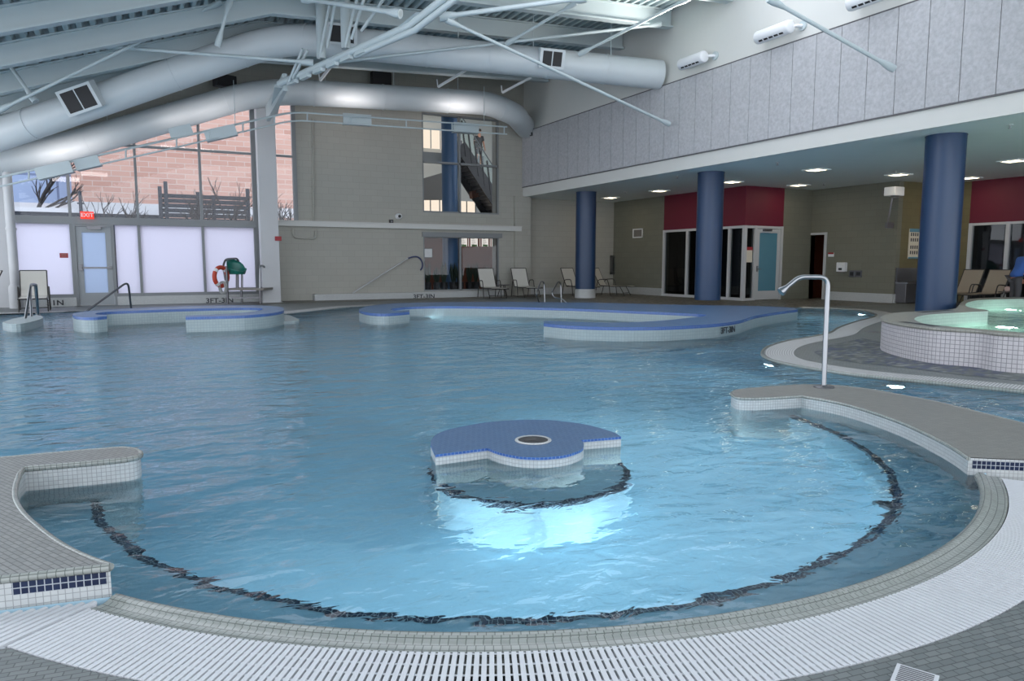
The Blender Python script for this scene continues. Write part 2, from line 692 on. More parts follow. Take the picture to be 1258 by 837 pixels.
def area(name, loc, direction, sx, sy, power, color=(1, 1, 1), parent=None, spread=None):
    d = bpy.data.lights.new(name, 'AREA')
    d.shape = 'RECTANGLE'
    d.size, d.size_y = sx, sy
    d.energy = power
    d.color = color
    if spread:
        d.spread = spread
    o = bpy.data.objects.new(name, d)
    col.objects.link(o)
    o.location = loc
    o.rotation_euler = Vector(direction).to_track_quat('-Z', 'Y').to_euler()
    return o


def spot(name, loc, target, power, angle, color=(1, 1, 1), size=.05, blend=.6):
    d = bpy.data.lights.new(name, 'SPOT')
    d.energy = power
    d.color = color
    d.spot_size = angle
    d.spot_blend = blend
    d.shadow_soft_size = size
    o = bpy.data.objects.new(name, d)
    col.objects.link(o)
    o.location = loc
    o.rotation_euler = (Vector(target) - Vector(loc)).to_track_quat('-Z', 'Y').to_euler()
    return o


def point(name, loc, power, color=(1, 1, 1), size=.06):
    d = bpy.data.lights.new(name, 'POINT')
    d.energy = power
    d.color = color
    d.shadow_soft_size = size
    o = bpy.data.objects.new(name, d)
    col.objects.link(o)
    o.location = loc
    return o


def lettering(txt, size, origin, xdir, ydir, mat, parent, name='depth_marking', depth=.002, align='CENTER', sx=1.0):
    cu = bpy.data.curves.new(name, 'FONT')
    cu.body = txt
    cu.size = size
    cu.extrude = depth
    cu.offset = size * .018
    cu.align_x = align
    cu.align_y = 'CENTER'
    cu.materials.append(mat)
    o = bpy.data.objects.new(name, cu)
    col.objects.link(o)
    x, y = Vector(xdir).normalized(), Vector(ydir).normalized()
    z = x.cross(y)
    m = Matrix((x * sx, y, z)).transposed().to_4x4()
    m.translation = Vector(origin)
    if parent is not None:
        o.parent = parent
        m = parent.matrix_basis.inverted() @ m
    dg = bpy.context.evaluated_depsgraph_get()
    nm = bpy.data.meshes.new_from_object(o.evaluated_get(dg))
    nm.materials.clear()
    nm.materials.append(mat)
    bpy.data.objects.remove(o)
    o = bpy.data.objects.new(name, nm)
    col.objects.link(o)
    if parent is not None:
        o.parent = parent
    o.matrix_basis = m
    return o


# ------------------------------------------------------------------ pool shell
WZ = -.02          # water level
FLOORZ = -1.0
PC = (2.33, 4.79)  # centre of the round bay
PR = 3.10
A0 = math.atan2(2.84 - PC[1], -.13 - PC[0]) + 2 * PI
A1 = math.atan2(2.33 - PC[1], 4.17 - PC[0]) + 2 * PI


def pz(px, py, z=WZ):
    p = az(px, py, z)
    return (p.x, p.y)


LT, RTZ = .115, .085                      # tops of the two raised ledges
face_l = Vector((-.13, 2.85)), Vector(pz(0, 752, 0))
dl_ = (face_l[1] - face_l[0]).normalized()
left_far = face_l[0] + dl_ * 4.0
face_r = Vector((4.19, 2.36)), Vector(pz(1258, 583, 0))
dr_ = (face_r[1] - face_r[0]).normalized()
right_far = face_r[0] + dr_ * 5.2

edge_pen = [pz(*p) for p in [(1258, 484), (1160, 474), (1061, 464), (1010, 457), (970, 450), (944, 443), (936, 436), (943, 428), (965, 421), (994, 416), (1018, 411), (1030, 404), (1050, 397), (1072, 391), (1075, 387), (1060, 383), (1030, 380.5), (985, 379)]]
pen_s = [(v.x, v.y) for v in smooth_path(edge_pen, 4)]
d0 = Vector(edge_pen[0]) - Vector(edge_pen[2])
pen_far = Vector(edge_pen[0]) + d0.normalized() * 3.5
back_edge = [pz(*p) for p in [(860, 374.5), (740, 374), (560, 374.5), (470, 376.5), (430, 378.5), (393, 382.5), (352, 387)]]
back_left = [pz(*p) for p in [(330, 381), (200, 379.5), (96, 383.5), (52, 385.5)]]
W_rest = [tuple(right_far), tuple(pen_far)] + pen_s + back_edge + back_left + [(-8, back_left[-1][1]), (-8, left_far.y)]


nl = Vector((-dl_.y, dl_.x))
if nl.y > 0:
    nl = -nl


nr = Vector((-dr_.y, dr_.x))
if nr.y > 0:
    nr = -nr
# angle at which the outer rim of the grating meets the right ledge's face
A1X = A1
while (Vector((PC[0] + 3.5 * math.cos(A1X), PC[1] + 3.5 * math.sin(A1X))) - face_r[0]).dot(nr) > 0 and A1X < A1 + .5:
    A1X += .004


def pool_outline(r, shift=0.0, a1=None):
    a = arc(PC, r, A0, a1 or A1, 72)
    lf = left_far + nl * shift
    return a + W_rest[:-2] + [W_rest[-2], (-8, lf.y), tuple(lf)]


out_water = pool_outline(PR + .03, -.03)
out_water[0] = tuple(face_l[0] - nl * .012)
out_water.insert(73, tuple(face_r[0] + dr_ * .12 - nr * .012))
out_deck = pool_outline(3.5, .27, A1X)
# deck slab
deck = MB()
deck_rect = [(-9, -2.5), (22.2, -2.5), (22.2, 24.2), (-9, 24.2)]
basin = MB()
basin.poly([(-8.2, .5), (12, .5), (22, 11), (22, 21.5), (-8.2, 21.5)], FLOORZ)
rest = [out_water[-1]] + out_water[:73]
basin.side(out_water, FLOORZ, -.001, True, True)
struct(basin.build('pool_floor', M['pool_tile']))
water = MB()
water.poly(out_water, WZ)
w = water.build('pool_water', M['water'])
struct(w)

# shallow bench ring round the bay, navy edge
BR, BZ = 2.56, -.31
BC = (2.31, 4.63)
ang_l, ang_r = R(170), R(351)
bn = MB()
bo = arc(BC, 3.55, ang_l, ang_r, 60)
bi = arc(BC, BR, ang_l, ang_r, 60)
bn.prism(bi[::-1] + bo if False else bo + bi[::-1], FLOORZ, BZ)
struct(bn.build('pool_step', M['step_tile']))
ns = MB()
ring_o, ring_i = arc(BC, BR + .045, ang_l + .02, ang_r - .01, 90), arc(BC, BR - .004, ang_l + .02, ang_r - .01, 90)
for k in range(90):
    u0, u1 = k * BR * (ang_r - ang_l) / 90, (k + 1) * BR * (ang_r - ang_l) / 90
    a, b, c, d = ring_i[k], ring_i[k + 1], ring_o[k + 1], ring_o[k]
    ns.face([(*a, BZ + .004), (*b, BZ + .004), (*c, BZ + .004), (*d, BZ + .004)][::-1], [(u0, 0), (u1, 0), (u1, .049), (u0, .049)][::-1])
    ns.face([(*a, BZ - .05), (*b, BZ - .05), (*b, BZ + .004), (*a, BZ + .004)][::-1], [(u0, 0), (u1, 0), (u1, .049), (u0, .049)][::-1])
struct(ns.build('trim_1', M['navy_tile']))

# rolled tile coping of the bay, trench and white grating
cp = MB()
prof = [(PR + .03, -.25), (PR + .004, -.05), (PR, -.012), (PR + .008, .004), (PR + .022, .012), (PR + .04, .010), (PR + .055, .002), (PR + .075, -.004), (PR + .12, -.002), (PR + .12, -.08)]
cp.lathe([(r, z) for r, z in prof][::-1], (PC[0], PC[1], 0), 140, A0 - .002, A1 + .002, False)
struct(cp.build('trim_2', M['coping'], smooth=True))
tr = MB()
ti, to = arc(PC, 3.20, A0 - .3, A1 + .3, 90), arc(PC, 3.52, A0 - .3, A1 + .3, 90)
for k in range(90):
    tr.face([(*ti[k], -.09), (*to[k], -.09), (*to[k + 1], -.09), (*ti[k + 1], -.09)])
tr.box((-5, 1.5, -.1), (-.1, 2.7, -.095))
q1_ = Vector((PC[0] + 3.6 * math.cos(A1), PC[1] + 3.6 * math.sin(A1)))
q0_ = Vector((PC[0] + 3.15 * math.cos(A1), PC[1] + 3.15 * math.sin(A1)))
tr.face([(*q0_, -.09), (*q1_, -.09), (*right_far, -.09)])
struct(tr.build('floor_trench', M['trench']))


def annular_grate(mb, c, r0, r1, a0, a1, pitch, fill, cross, z0=-.03, z1=.002):
    rm = (r0 + r1) / 2
    n = int(rm * (a1 - a0) / pitch)
    for k in range(n):
        a = a0 + (a1 - a0) * (k + .5) / n
        da = (a1 - a0) / n * fill / 2
        p = [(c[0] + r * math.cos(t), c[1] + r * math.sin(t)) for r, t in ((r0, a - da), (r1, a - da), (r1, a + da), (r0, a + da))]
        i = len(mb.v)
        mb.v += [Vector((*q, z0)) for q in p] + [Vector((*q, z1)) for q in p]
        for q in ((4, 5, 6, 7), (0, 1, 5, 4), (1, 2, 6, 5), (2, 3, 7, 6), (3, 0, 4, 7)):
            mb.f.append([i + j for j in q])
            mb.uv.append(None)
    for rc in cross:
        m = int((a1 - a0) / .04)
        for k in range(m):
            t0, t1 = a0 + (a1 - a0) * k / m, a0 + (a1 - a0) * (k + 1) / m
            q = [(c[0] + r * math.cos(t), c[1] + r * math.sin(t)) for r, t in ((rc - .005, t0), (rc + .005, t0), (rc + .005, t1), (rc - .005, t1))]
            mb.face([(*x, z1 - .004) for x in q])


ga0 = A0 - .005
ga1 = A1X - .06
gr = MB()
annular_grate(gr, PC, 3.225, 3.495, ga0, ga1, .0235, .66, (3.23, 3.29, 3.345, 3.40, 3.455, 3.49))
tag(gr.build('drain_grate', M['grate']), 'long curved white slatted grate rimming the near edge of the pool', 'drain grate')
# straight grating pieces that meet it at each end
g2 = MB()
e0 = Vector(face_l[0]) + nl * .012
rad = Vector((math.cos(A0), math.sin(A0)))
hl_ = .262 / max(.2, rad.dot(nl)) / 2
for k in range(46):
    mid = e0 + dl_ * (.055 + k * .038) + rad * hl_
    sdv = Vector((-rad.y, rad.x))
    g2.obox((mid.x, mid.y, -.014), (rad.x, rad.y, 0), (sdv.x, sdv.y, 0), (0, 0, 1), hl_, .0085, .016)
for t in (.02, .09, .17, .25):
    q = e0 + nl * t + dl_ * (.83 + t * rad.dot(dl_) / rad.dot(nl))
    g2.obox((q.x, q.y, -.016), (dl_.x, dl_.y, 0), (nl.x, nl.y, 0), (0, 0, 1), .8, .004, .010)
tag(g2.build('drain_grate', M['grate']), 'short straight white grate section along the foot of the left raised ledge', 'drain grate')

# ------------------------------------------------------------------ raised tiled ledges either side of the bay
def ledge(name, label, outline, top, top_mat, side_mat, cope_pts, cr=.016):
    c = Vector((sum(p[0] for p in outline) / len(outline), sum(p[1] for p in outline) / len(outline), 0))
    t = thing(name, label, 'pool ledge', c)
    MB().poly(outline, top).build('tiled_top', top_mat, t)
    MB().side(outline, FLOORZ, top - .004).build('tiled_side', side_mat, t)
    tb = MB()
    tb.tube([(p[0], p[1], top - cr + .003) for p in cope_pts], cr, 10)
    tb.build('rounded_edge', M['coping'], t, smooth=True)
    return t


L_in = [pz(*p, LT) for p in [(135, 693), (100, 680), (70, 664), (45, 645), (27, 628), (18, 612), (18, 597), (23, 581)]]
L_tongue = [pz(*p, LT) for p in [(30, 573.5), (85, 569), (130, 565), (160, 561.5), (171, 558), (172, 554), (165, 550.5), (150, 549), (100, 553), (50, 557.5), (0, 562)]]
lin_s = [(v.x, v.y) for v in smooth_path(L_in, 4)]
lt_s = [(v.x, v.y) for v in smooth_path(L_tongue[1:7], 4)]
l_rear = Vector(L_tongue[-1]), Vector(L_tongue[-3])
l_back = l_rear[0] + (l_rear[0] - l_rear[1]).normalized() * 3
L_out = [tuple(l_back), tuple(face_l[0] + dl_ * 3.4)] + lin_s[:1] + lin_s[1:] + [L_tongue[0]] + lt_s + L_tongue[7:]
L_out = L_out[:1] + L_out[1:]
lg = ledge('pool_ledge', 'grey tiled raised ledge with navy tile band on the near left of the pool', L_out, LT, M['ledge_top'], M['white_tile'],
           lin_s + [L_tongue[0]] + lt_s + L_tongue[7:])
MB().tube([(*L_in[0], LT - .013), (*(Vector(L_in[0]) + dl_ * 3.3), LT - .013)], .0155, 10).build('rounded_edge', M['coping'], lg, smooth=True)
fm = MB()
for k in range(1):
    a = Vector(L_in[0]) + dl_ * .012
    b = a + dl_ * 3.0
    a, b = a + nl * .003, b + nl * .003
    fm.face([(*b, LT - .074), (*a, LT - .074), (*a, LT - .025), (*b, LT - .025)], [(3, 0), (0, 0), (0, .049), (3, .049)])
fm.build('navy_band', M['navy_tile'], lg)

R_in = [pz(*p, RTZ) for p in [(1190, 562), (1172, 550), (1150, 538), (1125, 526), (1100, 515.5), (1060, 502), (1025, 493), (990, 487)]]
R_tongue = [pz(*p, RTZ) for p in [(985, 486), (960, 487.5), (930, 489), (908, 488.5), (900, 485), (899, 481.5), (908, 478.5), (940, 475.5), (985, 472.5)]]
R_rear = [pz(*p, RTZ) for p in [(1020, 472.8), (1060, 477), (1110, 485.5), (1160, 495.5), (1258, 520)]]
rin_s = [(v.x, v.y) for v in smooth_path(R_in, 4)]
rto_s = [(v.x, v.y) for v in smooth_path(R_tongue[1:], 4)]
rre_s = [(v.x, v.y) for v in smooth_path(R_rear, 4)]
rdir = (Vector(R_rear[-1]) - Vector(R_rear[-2])).normalized()
r_ext = Vector(R_rear[-1]) + Vector((1, .05)) * 3.6
R_out = [tuple(Vector(R_in[0]) + dr_ * 5)] + [tuple(r_ext)] + rre_s[::-1] + rto_s[::-1] + [R_tongue[0]] + rin_s[::-1]
rg = ledge('pool_ledge', 'grey tiled raised ledge carrying the steel water spout on the right', R_out, RTZ, M['ledge_top_r'], M['white_tile'],
           rin_s + [R_tongue[0]] + rto_s + rre_s, .012)
fm = MB()
nr = Vector((-dr_.y, dr_.x))
if nr.y > 0:
    nr = -nr
a = Vector(R_in[0]) + dr_ * .02 + nr * .003
b = a + dr_ * 4.5
fm.face([(*a, RTZ - .066), (*b, RTZ - .066), (*b, RTZ - .017), (*a, RTZ - .017)], [(0, 0), (4.5, 0), (4.5, .049), (0, .049)])
fm.build('navy_band', M['navy_tile'], rg)

# ------------------------------------------------------------------ steel water spout on the right ledge
sp = az(1012, 476, RTZ)
t = thing('water_spout', 'tall brushed steel water spout with hooked top on the right ledge', 'water spout', (sp.x, sp.y, RTZ))
dep = (sp - C0).dot(FW)
top_pt = lambda px, py: ad(px, py, dep)
path = [Vector((sp.x, sp.y, RTZ)), top_pt(1016.5, 355), top_pt(1015, 341), top_pt(985, 340.5), top_pt(968, 353)]
path = [path[0], top_pt(1014, 420)] + fillet([top_pt(1014, 420), top_pt(1017.5, 340.5), top_pt(982, 340.5), top_pt(969, 351)], .09, 8)[1:]
MB().tube(path, .0215, 16).build('pipe', M['chrome'], t, smooth=True)
dn = (path[-1] - path[-2]).normalized()
hd = MB()
hd.tube([path[-1] - dn * .01, path[-1] + dn * .02, path[-1] + dn * .03, path[-1] + dn * .085, path[-1] + dn * .095], [.021, .021, .024, .042, .04], 18)
hd.build('nozzle', M['chrome'], t, smooth=True)
MB().lathe([(.088, 0), (.088, .006), (.08, .012), (.035, .014), (.03, .02), (.022, .022)], (sp.x, sp.y, RTZ), 28).build('base_plate', M['dark_steel'], t, smooth=True)

# ------------------------------------------------------------------ island with the water jet
IZ = .045
ic = Vector(pz(655, 541.5, IZ))
isl_back = [pz(*p, IZ) for p in [(529, 546), (530, 541), (535, 535), (545, 530), (560, 526), (580, 522), (600, 519), (625, 517), (650, 516), (675, 516.5), (700, 519), (720, 522), (740, 527), (755, 532), (763, 537)]]
isl_front = [pz(*p, IZ) for p in [(714, 541), (717, 545), (716, 551), (708, 555.5), (695, 559.5), (680, 561.5), (663, 562.5), (640, 561.5), (620, 558), (608, 554.5), (599, 551)]]
ib = [(v.x, v.y) for v in smooth_path(isl_back, 4)]
if_ = [(v.x, v.y) for v in smooth_path(isl_front, 4)]
isl = ib + if_ + [pz(535, 559, IZ)]
isl = isl[::-1]
t = thing('pool_island', 'blue topped round tile island with central jet in the middle of the water', 'pool island', (ic.x, ic.y, FLOORZ))
MB().poly(isl, IZ).build('tiled_top', M['blue_top'], t)
MB().side(isl, FLOORZ, IZ - .016).build('tiled_side', M['white_tile'], t)
MB().side(isl, IZ - .018, IZ + .001).build('blue_edge', M['blue_edge'], t)
hole = MB()
hole.lathe([(.12, .002), (.118, .008), (.104, .010), (.098, .006)], (ic.x, ic.y, IZ), 40, caps=False)
hole.build('jet_rim', M['white_tile'], t, smooth=True)
hl = MB()
hl.lathe([(.1, .0035), (.02, .0015), (.0, .001)], (ic.x, ic.y, IZ), 36, caps=False)
hl.build('jet_opening', M['black'], t, smooth=True)
hl = MB()
hl.lathe([(.045, .002), (.04, .006), (.0, .0065)], (ic.x, ic.y + .03, IZ), 24, caps=False)
hl.build('jet_nozzle', M['bronze'], t, smooth=True)
# underwater step of the island
def fit_circle(ps):
    sx = sum(p[0] for p in ps) / len(ps)
    sy = sum(p[1] for p in ps) / len(ps)
    best = None
    cx, cy = sx, sy
    for _ in range(400):
        rs = [math.hypot(p[0] - cx, p[1] - cy) for p in ps]
        rm = sum(rs) / len(rs)
        gx = sum((r - rm) * (cx - p[0]) / r for r, p in zip(rs, ps)) / len(ps)
        gy = sum((r - rm) * (cy - p[1]) / r for r, p in zip(rs, ps)) / len(ps)
        cx, cy = cx - gx * 1.2, cy - gy * 1.2
    return (cx, cy), rm


IC, IR = fit_circle(isl_back)
ISZ = -.42
MB().prism(arc(IC, IR + .01, 0, 2 * PI, 64)[:-1], FLOORZ, ISZ).build('underwater_step', M['step_tile'], t)
nv = MB()
nv.lathe([(IR - .03, ISZ + .004), (IR + .014, ISZ + .004), (IR + .014, ISZ - .045)], (IC[0], IC[1], 0), 80, R(150), R(372), False)
nv.build('navy_edge', M['navy_tile'], t)
print('island', IC, IR, ic)


# ------------------------------------------------------------------ low tiled walls further out
def low_wall(name, label, cat, outer, z1, top_mat, side_mat, edge_mat, closed_pts=None):
    c = Vector((sum(p[0] for p in outer) / len(outer), sum(p[1] for p in outer) / len(outer), 0))
    ar = sum(outer[k - 1][0] * outer[k][1] - outer[k][0] * outer[k - 1][1] for k in range(len(outer)))
    if ar < 0:
        outer = outer[::-1]
    t = thing(name, label, cat, c)
    MB().poly(outer, z1).build('tiled_top', top_mat, t)
    MB().side(outer, FLOORZ, z1 - .05).build('tiled_side', side_mat, t)
    MB().side(outer, z1 - .052, z1 + .003).build('blue_edge', edge_mat, t)
    return t


def sm(pts, n=4):
    return [(v.x, v.y) for v in smooth_path(pts, n)]


BHZ = .20
M['pale_wall_tile'] = tile('pale_wall_tile', srgb(152, 166, 168), srgb(146, 160, 162), srgb(134, 147, 149), .05, .05, .003, .35)
b_out_front = sm([pz(*p, BHZ) for p in [(668, 397.5), (700, 400.5), (743, 402), (790, 402.3), (835, 401), (881, 398), (909, 394), (927, 388.5), (950, 384.5), (980, 380.5)]])
b_back = sm([pz(*p, BHZ) for p in [(976, 378.6), (930, 376.5), (870, 375.5), (812, 374.5), (740, 372.6), (660, 371.7), (604, 371.5), (540, 371.8), (490, 373), (455, 376), (441, 380)]])
b_hook = sm([pz(*p, BHZ) for p in [(441, 381.5), (450, 384.3), (468, 385.7), (486, 385), (503, 383.5)]])
b_in_back = sm([pz(*p, BHZ) for p in [(503, 381.5), (487, 382), (480, 380.3), (488, 378.6), (512, 377), (560, 376.6), (623, 377.4), (690, 379), (743, 381), (800, 383.5), (850, 385.6), (868, 387)]])
b_in_front = sm([pz(*p, BHZ) for p in [(866, 388.5), (845, 391), (821, 393.6), (785, 396), (743, 397), (700, 395.8), (668, 395)]])
bench_out = b_out_front + b_back + b_hook + b_in_back + b_in_front
bw = low_wall('tiled_bench_wall', 'long low blue topped tile wall curling through the middle of the pool', 'pool wall', bench_out, BHZ, M['blue_top'], M['pale_wall_tile'], M['blue_edge'])
p0, p1 = az(883, 404, .08), az(904, 401, .08)
p0, p1 = Vector(pz(880, 398, BHZ)), Vector(pz(904, 394.8, BHZ))
# depth marking on the front of the wall
def face_text(txt, pl, pr, z, size, parent, off=.012, sx=1.0):
    pl, pr = Vector((pl[0], pl[1], 0)), Vector((pr[0], pr[1], 0))
    d = (pr - pl).normalized()
    n = Vector((d.y, -d.x, 0))
    m = (pl + pr) / 2 + n * off
    return lettering(txt, size, (m.x, m.y, z), d, (0, 0, 1), M['ink'], parent, sx=sx)


face_text('3FT-3IN', pz(879, 398.2, BHZ), pz(905, 394.8, BHZ), .075, .15, bw, .04, 1.0)

SHZ = .25
s_front = sm([pz(*p, SHZ) for p in [(89, 386), (91, 388.3), (100, 389.8), (115, 390), (131, 388.8)]])
s_in = sm([pz(*p, SHZ) for p in [(131.5, 387.2), (124, 386.9), (117, 386), (122, 384.4), (137, 383), (180, 381.4), (220, 380), (265, 378.9), (300, 378.3), (318, 378.7), (323, 380.2), (314, 382.7), (294, 385), (260, 386.9), (228, 388)]])
s_end = sm([pz(*p, SHZ) for p in [(228, 389.7), (260, 388.9), (300, 387.7), (330, 385.4), (345, 382.9), (349, 380.5), (345, 377.6), (320, 375.9), (280, 375.6), (220, 376.9), (160, 379.2), (115, 382), (94, 384)]])
spa_out = s_front + s_in + s_end
sw = low_wall('tiled_ring_wall', 'horseshoe shaped blue edged tile wall in the pool near the exit door', 'pool wall', spa_out, SHZ, M['blue_top'], M['pale_wall_tile'], M['blue_edge'])
# low step ledge at the ring's right
st = sm([pz(*p, .05) for p in [(250, 400), (300, 397), (345, 394), (367, 393), (362, 389), (349, 386), (300, 390)]], 3)
MB().prism(st[::-1], FLOORZ, .03).build('step_block', M['pale_wall_tile'], sw)
# left far step block in the water
st = sm([pz(*p, .12) for p in [(3, 396), (10, 398), (25, 398), (40, 395), (52, 391), (50, 388), (35, 388), (15, 392)]], 3)
t = thing('entry_step', 'small pale tile entry block beside the far left ladder rails', 'pool step', (*pz(27, 393, .12), 0))
MB().prism(st if sum(st[k - 1][0] * st[k][1] - st[k][0] * st[k - 1][1] for k in range(len(st))) > 0 else st[::-1], FLOORZ, .12).build('tiled_block', M['pale_wall_tile'], t)


# white grating bands on the far deck edges
def band(pts, width, z, side=1):
    mb = MB()
    n = len(pts)
    L = 0
    prev = None
    for k in range(n):
        a = Vector(pts[max(0, k - 1)])
        b = Vector(pts[min(n - 1, k + 1)])
        d = (b - a).normalized()
        nn = Vector((-d.y, d.x)) * side
        p = Vector(pts[k])
        if k:
            L += (p - Vector(pts[k - 1])).length
        cur = (p + nn * .04, p + nn * (.04 + width), L)
        if prev:
            q = [(*prev[0], z), (*cur[0], z), (*cur[1], z), (*prev[1], z)]
            uv = [(prev[2], 0), (cur[2], 0), (cur[2], width), (prev[2], width)]
            if side < 0:
                q.reverse()
                uv.reverse()
            mb.face(q, uv)
        prev = cur
    return mb


pen_ext = [tuple(pen_far)] + pen_s
gb = band(pen_ext, .36, .004, -1)
tag(gb.build('drain_grate', M['grate_far']), 'winding white drain grate along the deck edge in front of the hot tub', 'drain grate')
gb = band(sm(back_edge[3:], 3), .55, .004, -1)
tag(gb.build('drain_grate', M['grate_far']), 'pale curved drain grate on the far deck between the ring and the long wall', 'drain grate')
gb = band(sm(back_left[2:] + [(-8, back_left[-1][1])], 2), .35, .004, -1)
tag(gb.build('drain_grate', M['grate_far']), 'white drain grate along the far left pool edge by the ladder', 'drain grate')
# dark rim line on the peninsula's pool edge
rb = MB()
rb.tube([(p[0], p[1], -.004) for p in pen_ext], .022, 8)
struct(rb.build('trim_3', M['coping'], smooth=True))

# darker mosaic floor under the canopy and beside the hot tub
fl = MB()
fl.poly([(12.4, 16.4), (22.1, 13.5), (22.1, 23.7), (-8, 23.4), (-8, 21.2), (12.4, 21.2)] if False else [(12.6, 16.6), (15.0, 13.6), (22.1, 13.2), (22.1, 23.9), (3.0, 23.9), (3.0, 21.8), (12.3, 21.8)], .003)
struct(fl.build('floor_mosaic', M['mosaic_far']))
fl = MB()
ms = [pz(*p, 0) for p in [(1082, 420), (1110, 437), (1180, 448), (1258, 460), (1258, 469), (1180, 461), (1110, 452), (1060, 447), (1010, 440), (1000, 433), (1020, 424), (1060, 416)]]
fl.poly(ms, .003)
struct(fl.build('floor_mosaic', M['mosaic_blue']))
# little floor drains
def floor_drain(px, py, label, s, m, rz=0):
    p = az(px, py, 0)
    t = thing('floor_drain', label, 'floor drain', (p.x, p.y, 0), rz)
    u, v = Vector((math.cos(rz), math.sin(rz), 0)), Vector((-math.sin(rz), math.cos(rz), 0))
    MB().obox(p + Vector((0, 0, .002)), u, v, (0, 0, 1), s, s, .003).build('drain_frame', m, t)
    sl = MB()
    for k in range(9):
        q = p + u * (s * 1.6 * (k / 8 - .5)) + Vector((0, 0, .0055))
        sl.obox(q, v, u, (0, 0, 1), s * .8, s * .045, .0006)
    sl.build('drain_slots', M['dark_steel'], t)


floor_drain(1124, 835, 'square white floor drain at the very bottom edge of the deck', .055, M['grate'], R(25))
floor_drain(1075, 408, 'small square grey floor drain beside the hot tub wall', .12, M['dark_steel'], R(10))

# ------------------------------------------------------------------ hot tub
TZ = .43
to_pts = sm([pz(*p, TZ) for p in [(1258, 411), (1225, 408.8), (1200, 406), (1150, 403), (1113, 398.5), (1090, 394), (1083.5, 391), (1086, 387.7), (1100, 384.5), (1123, 383), (1150, 381.6), (1174, 379.2), (1179, 374.6), (1184, 370), (1195, 367), (1225, 365.6), (1258, 365.2)]], 5)
ti_pts = sm([pz(*p, TZ) for p in [(1258, 409), (1200, 404), (1150, 399.8), (1133, 397), (1124.5, 393.5), (1124, 391), (1131, 388.3), (1150, 386), (1190, 383.6), (1214, 382.4)]], 5) + sm([pz(*p, TZ) for p in [(1213, 381.2), (1191, 377.8), (1186, 374.6), (1191, 371.2), (1208, 368.5), (1258, 367.4)]], 5)
far_o = [(to_pts[-1][0] + 4, to_pts[-1][1] - 3), (to_pts[0][0] + 6, to_pts[0][1] - 2.0)]
far_i = [(ti_pts[-1][0] + 3.6, ti_pts[-1][1] - 3), (ti_pts[0][0] + 5.5, ti_pts[0][1] - 1.4)]
tub_o, tub_i = to_pts + far_o, ti_pts + far_i
sgn = lambda P: sum(P[k - 1][0] * P[k][1] - P[k][0] * P[k - 1][1] for k in range(len(P)))
if sgn(tub_o) < 0:
    tub_o = tub_o[::-1]
if sgn(tub_i) < 0:
    tub_i = tub_i[::-1]
tc = Vector((sum(p[0] for p in tub_o) / len(tub_o), sum(p[1] for p in tub_o) / len(tub_o), 0))
M['tub_tile'] = tile('tub_tile', srgb(196, 192, 194), srgb(186, 183, 186), srgb(128, 126, 130), .05, .05, .0035, .35)
M['tub_inner'] = tile('tub_inner_tile', srgb(190, 206, 196), srgb(184, 200, 190), srgb(160, 175, 168), .05, .05, .003, .35)
M['tub_top'] = tile('tub_top_tile', srgb(150, 150, 142), srgb(140, 140, 132), srgb(116, 116, 110), .05, .05, .003, .35)
deck.prism(deck_rect, -.06, 0, [list(out_deck), tub_i])
struct(deck.build('floor', M['deck']))
t = thing('hot_tub', 'raised white tiled hot tub with teal water on the right', 'hot tub', tc)
MB().side(tub_o, 0, TZ - .01).build('tiled_wall', M['tub_tile'], t)
MB().poly(tub_o, TZ, [tub_i]).build('rim_top', M['tub_top'], t)
rm = MB()
rm.tube([(p[0], p[1], TZ - .018) for p in tub_o], .02, 8, closed=True)
rm.build('rounded_rim', M['tub_top'], t, smooth=True)
inn = MB()
inn.side(tub_i, -.55, TZ, True, True)
inn.poly(tub_i, -.55)
inn.build('basin', M['tub_inner'], t)
TWZ = .26
MB().poly(tub_i, TWZ).build('tub_water', M['tub_water'], t)
q0, q1 = pz(1084, 373, .3), pz(1096, 373, .3)
pm = az(1208, 370.5, .35)
lettering('3FT', .16, pm - F0 * .35, RT, (0, 0, 1), M['ink'], t)
for a, b in (((1108, 395.5), (1152, 401)), ((1130, 384), (1168, 381))):
    pa, pb = Vector((*pz(*a, TZ), TZ + .002)), Vector((*pz(*b, TZ), TZ + .002))
    d = (pb - pa).normalized()
    s_ = Vector((-d.y, d.x, 0)) * .06
    MB().face([pa - s_, pb - s_, pb + s_, pa + s_]).build('dark_rim_tile', M['ink'], t)

# ------------------------------------------------------------------ walls
FY = 23.4
XW = 12.68
SZ = 3.6
def wall(name, boxes, mat):
    mb = MB()
    for a, b in boxes:
        mb.box(a, b)
    return struct(mb.build(name, mat))


UX0, UX1 = ay(519, 210, FY).x, ay(613, 210, FY).x
WZ0, WZ1 = ay(560, 262, FY).z, 6.25
LZ0, LZ1 = .22, ay(565, 291, FY).z
T_ = FY + .28
wall('wall_far', [((3.42, FY, 0), (4.62, T_, 2.4)), ((4.62, FY, 0), (UX0, T_, 8.2)), ((UX1, FY, 0), (12.95, T_, 8.2)), ((UX0, FY, 0), (UX1, T_, LZ0)), ((UX0, FY, LZ1), (UX1, T_, WZ0)), ((UX0, FY, WZ1), (UX1, T_, 8.2))], M['wall_taupe'])
# gable piece above the sloped left glazing
gb = MB()
slope = .347
def roofz(x):
    return 7.2 + (.054 * (x - 3) if x > 3 else slope * (x - 3))


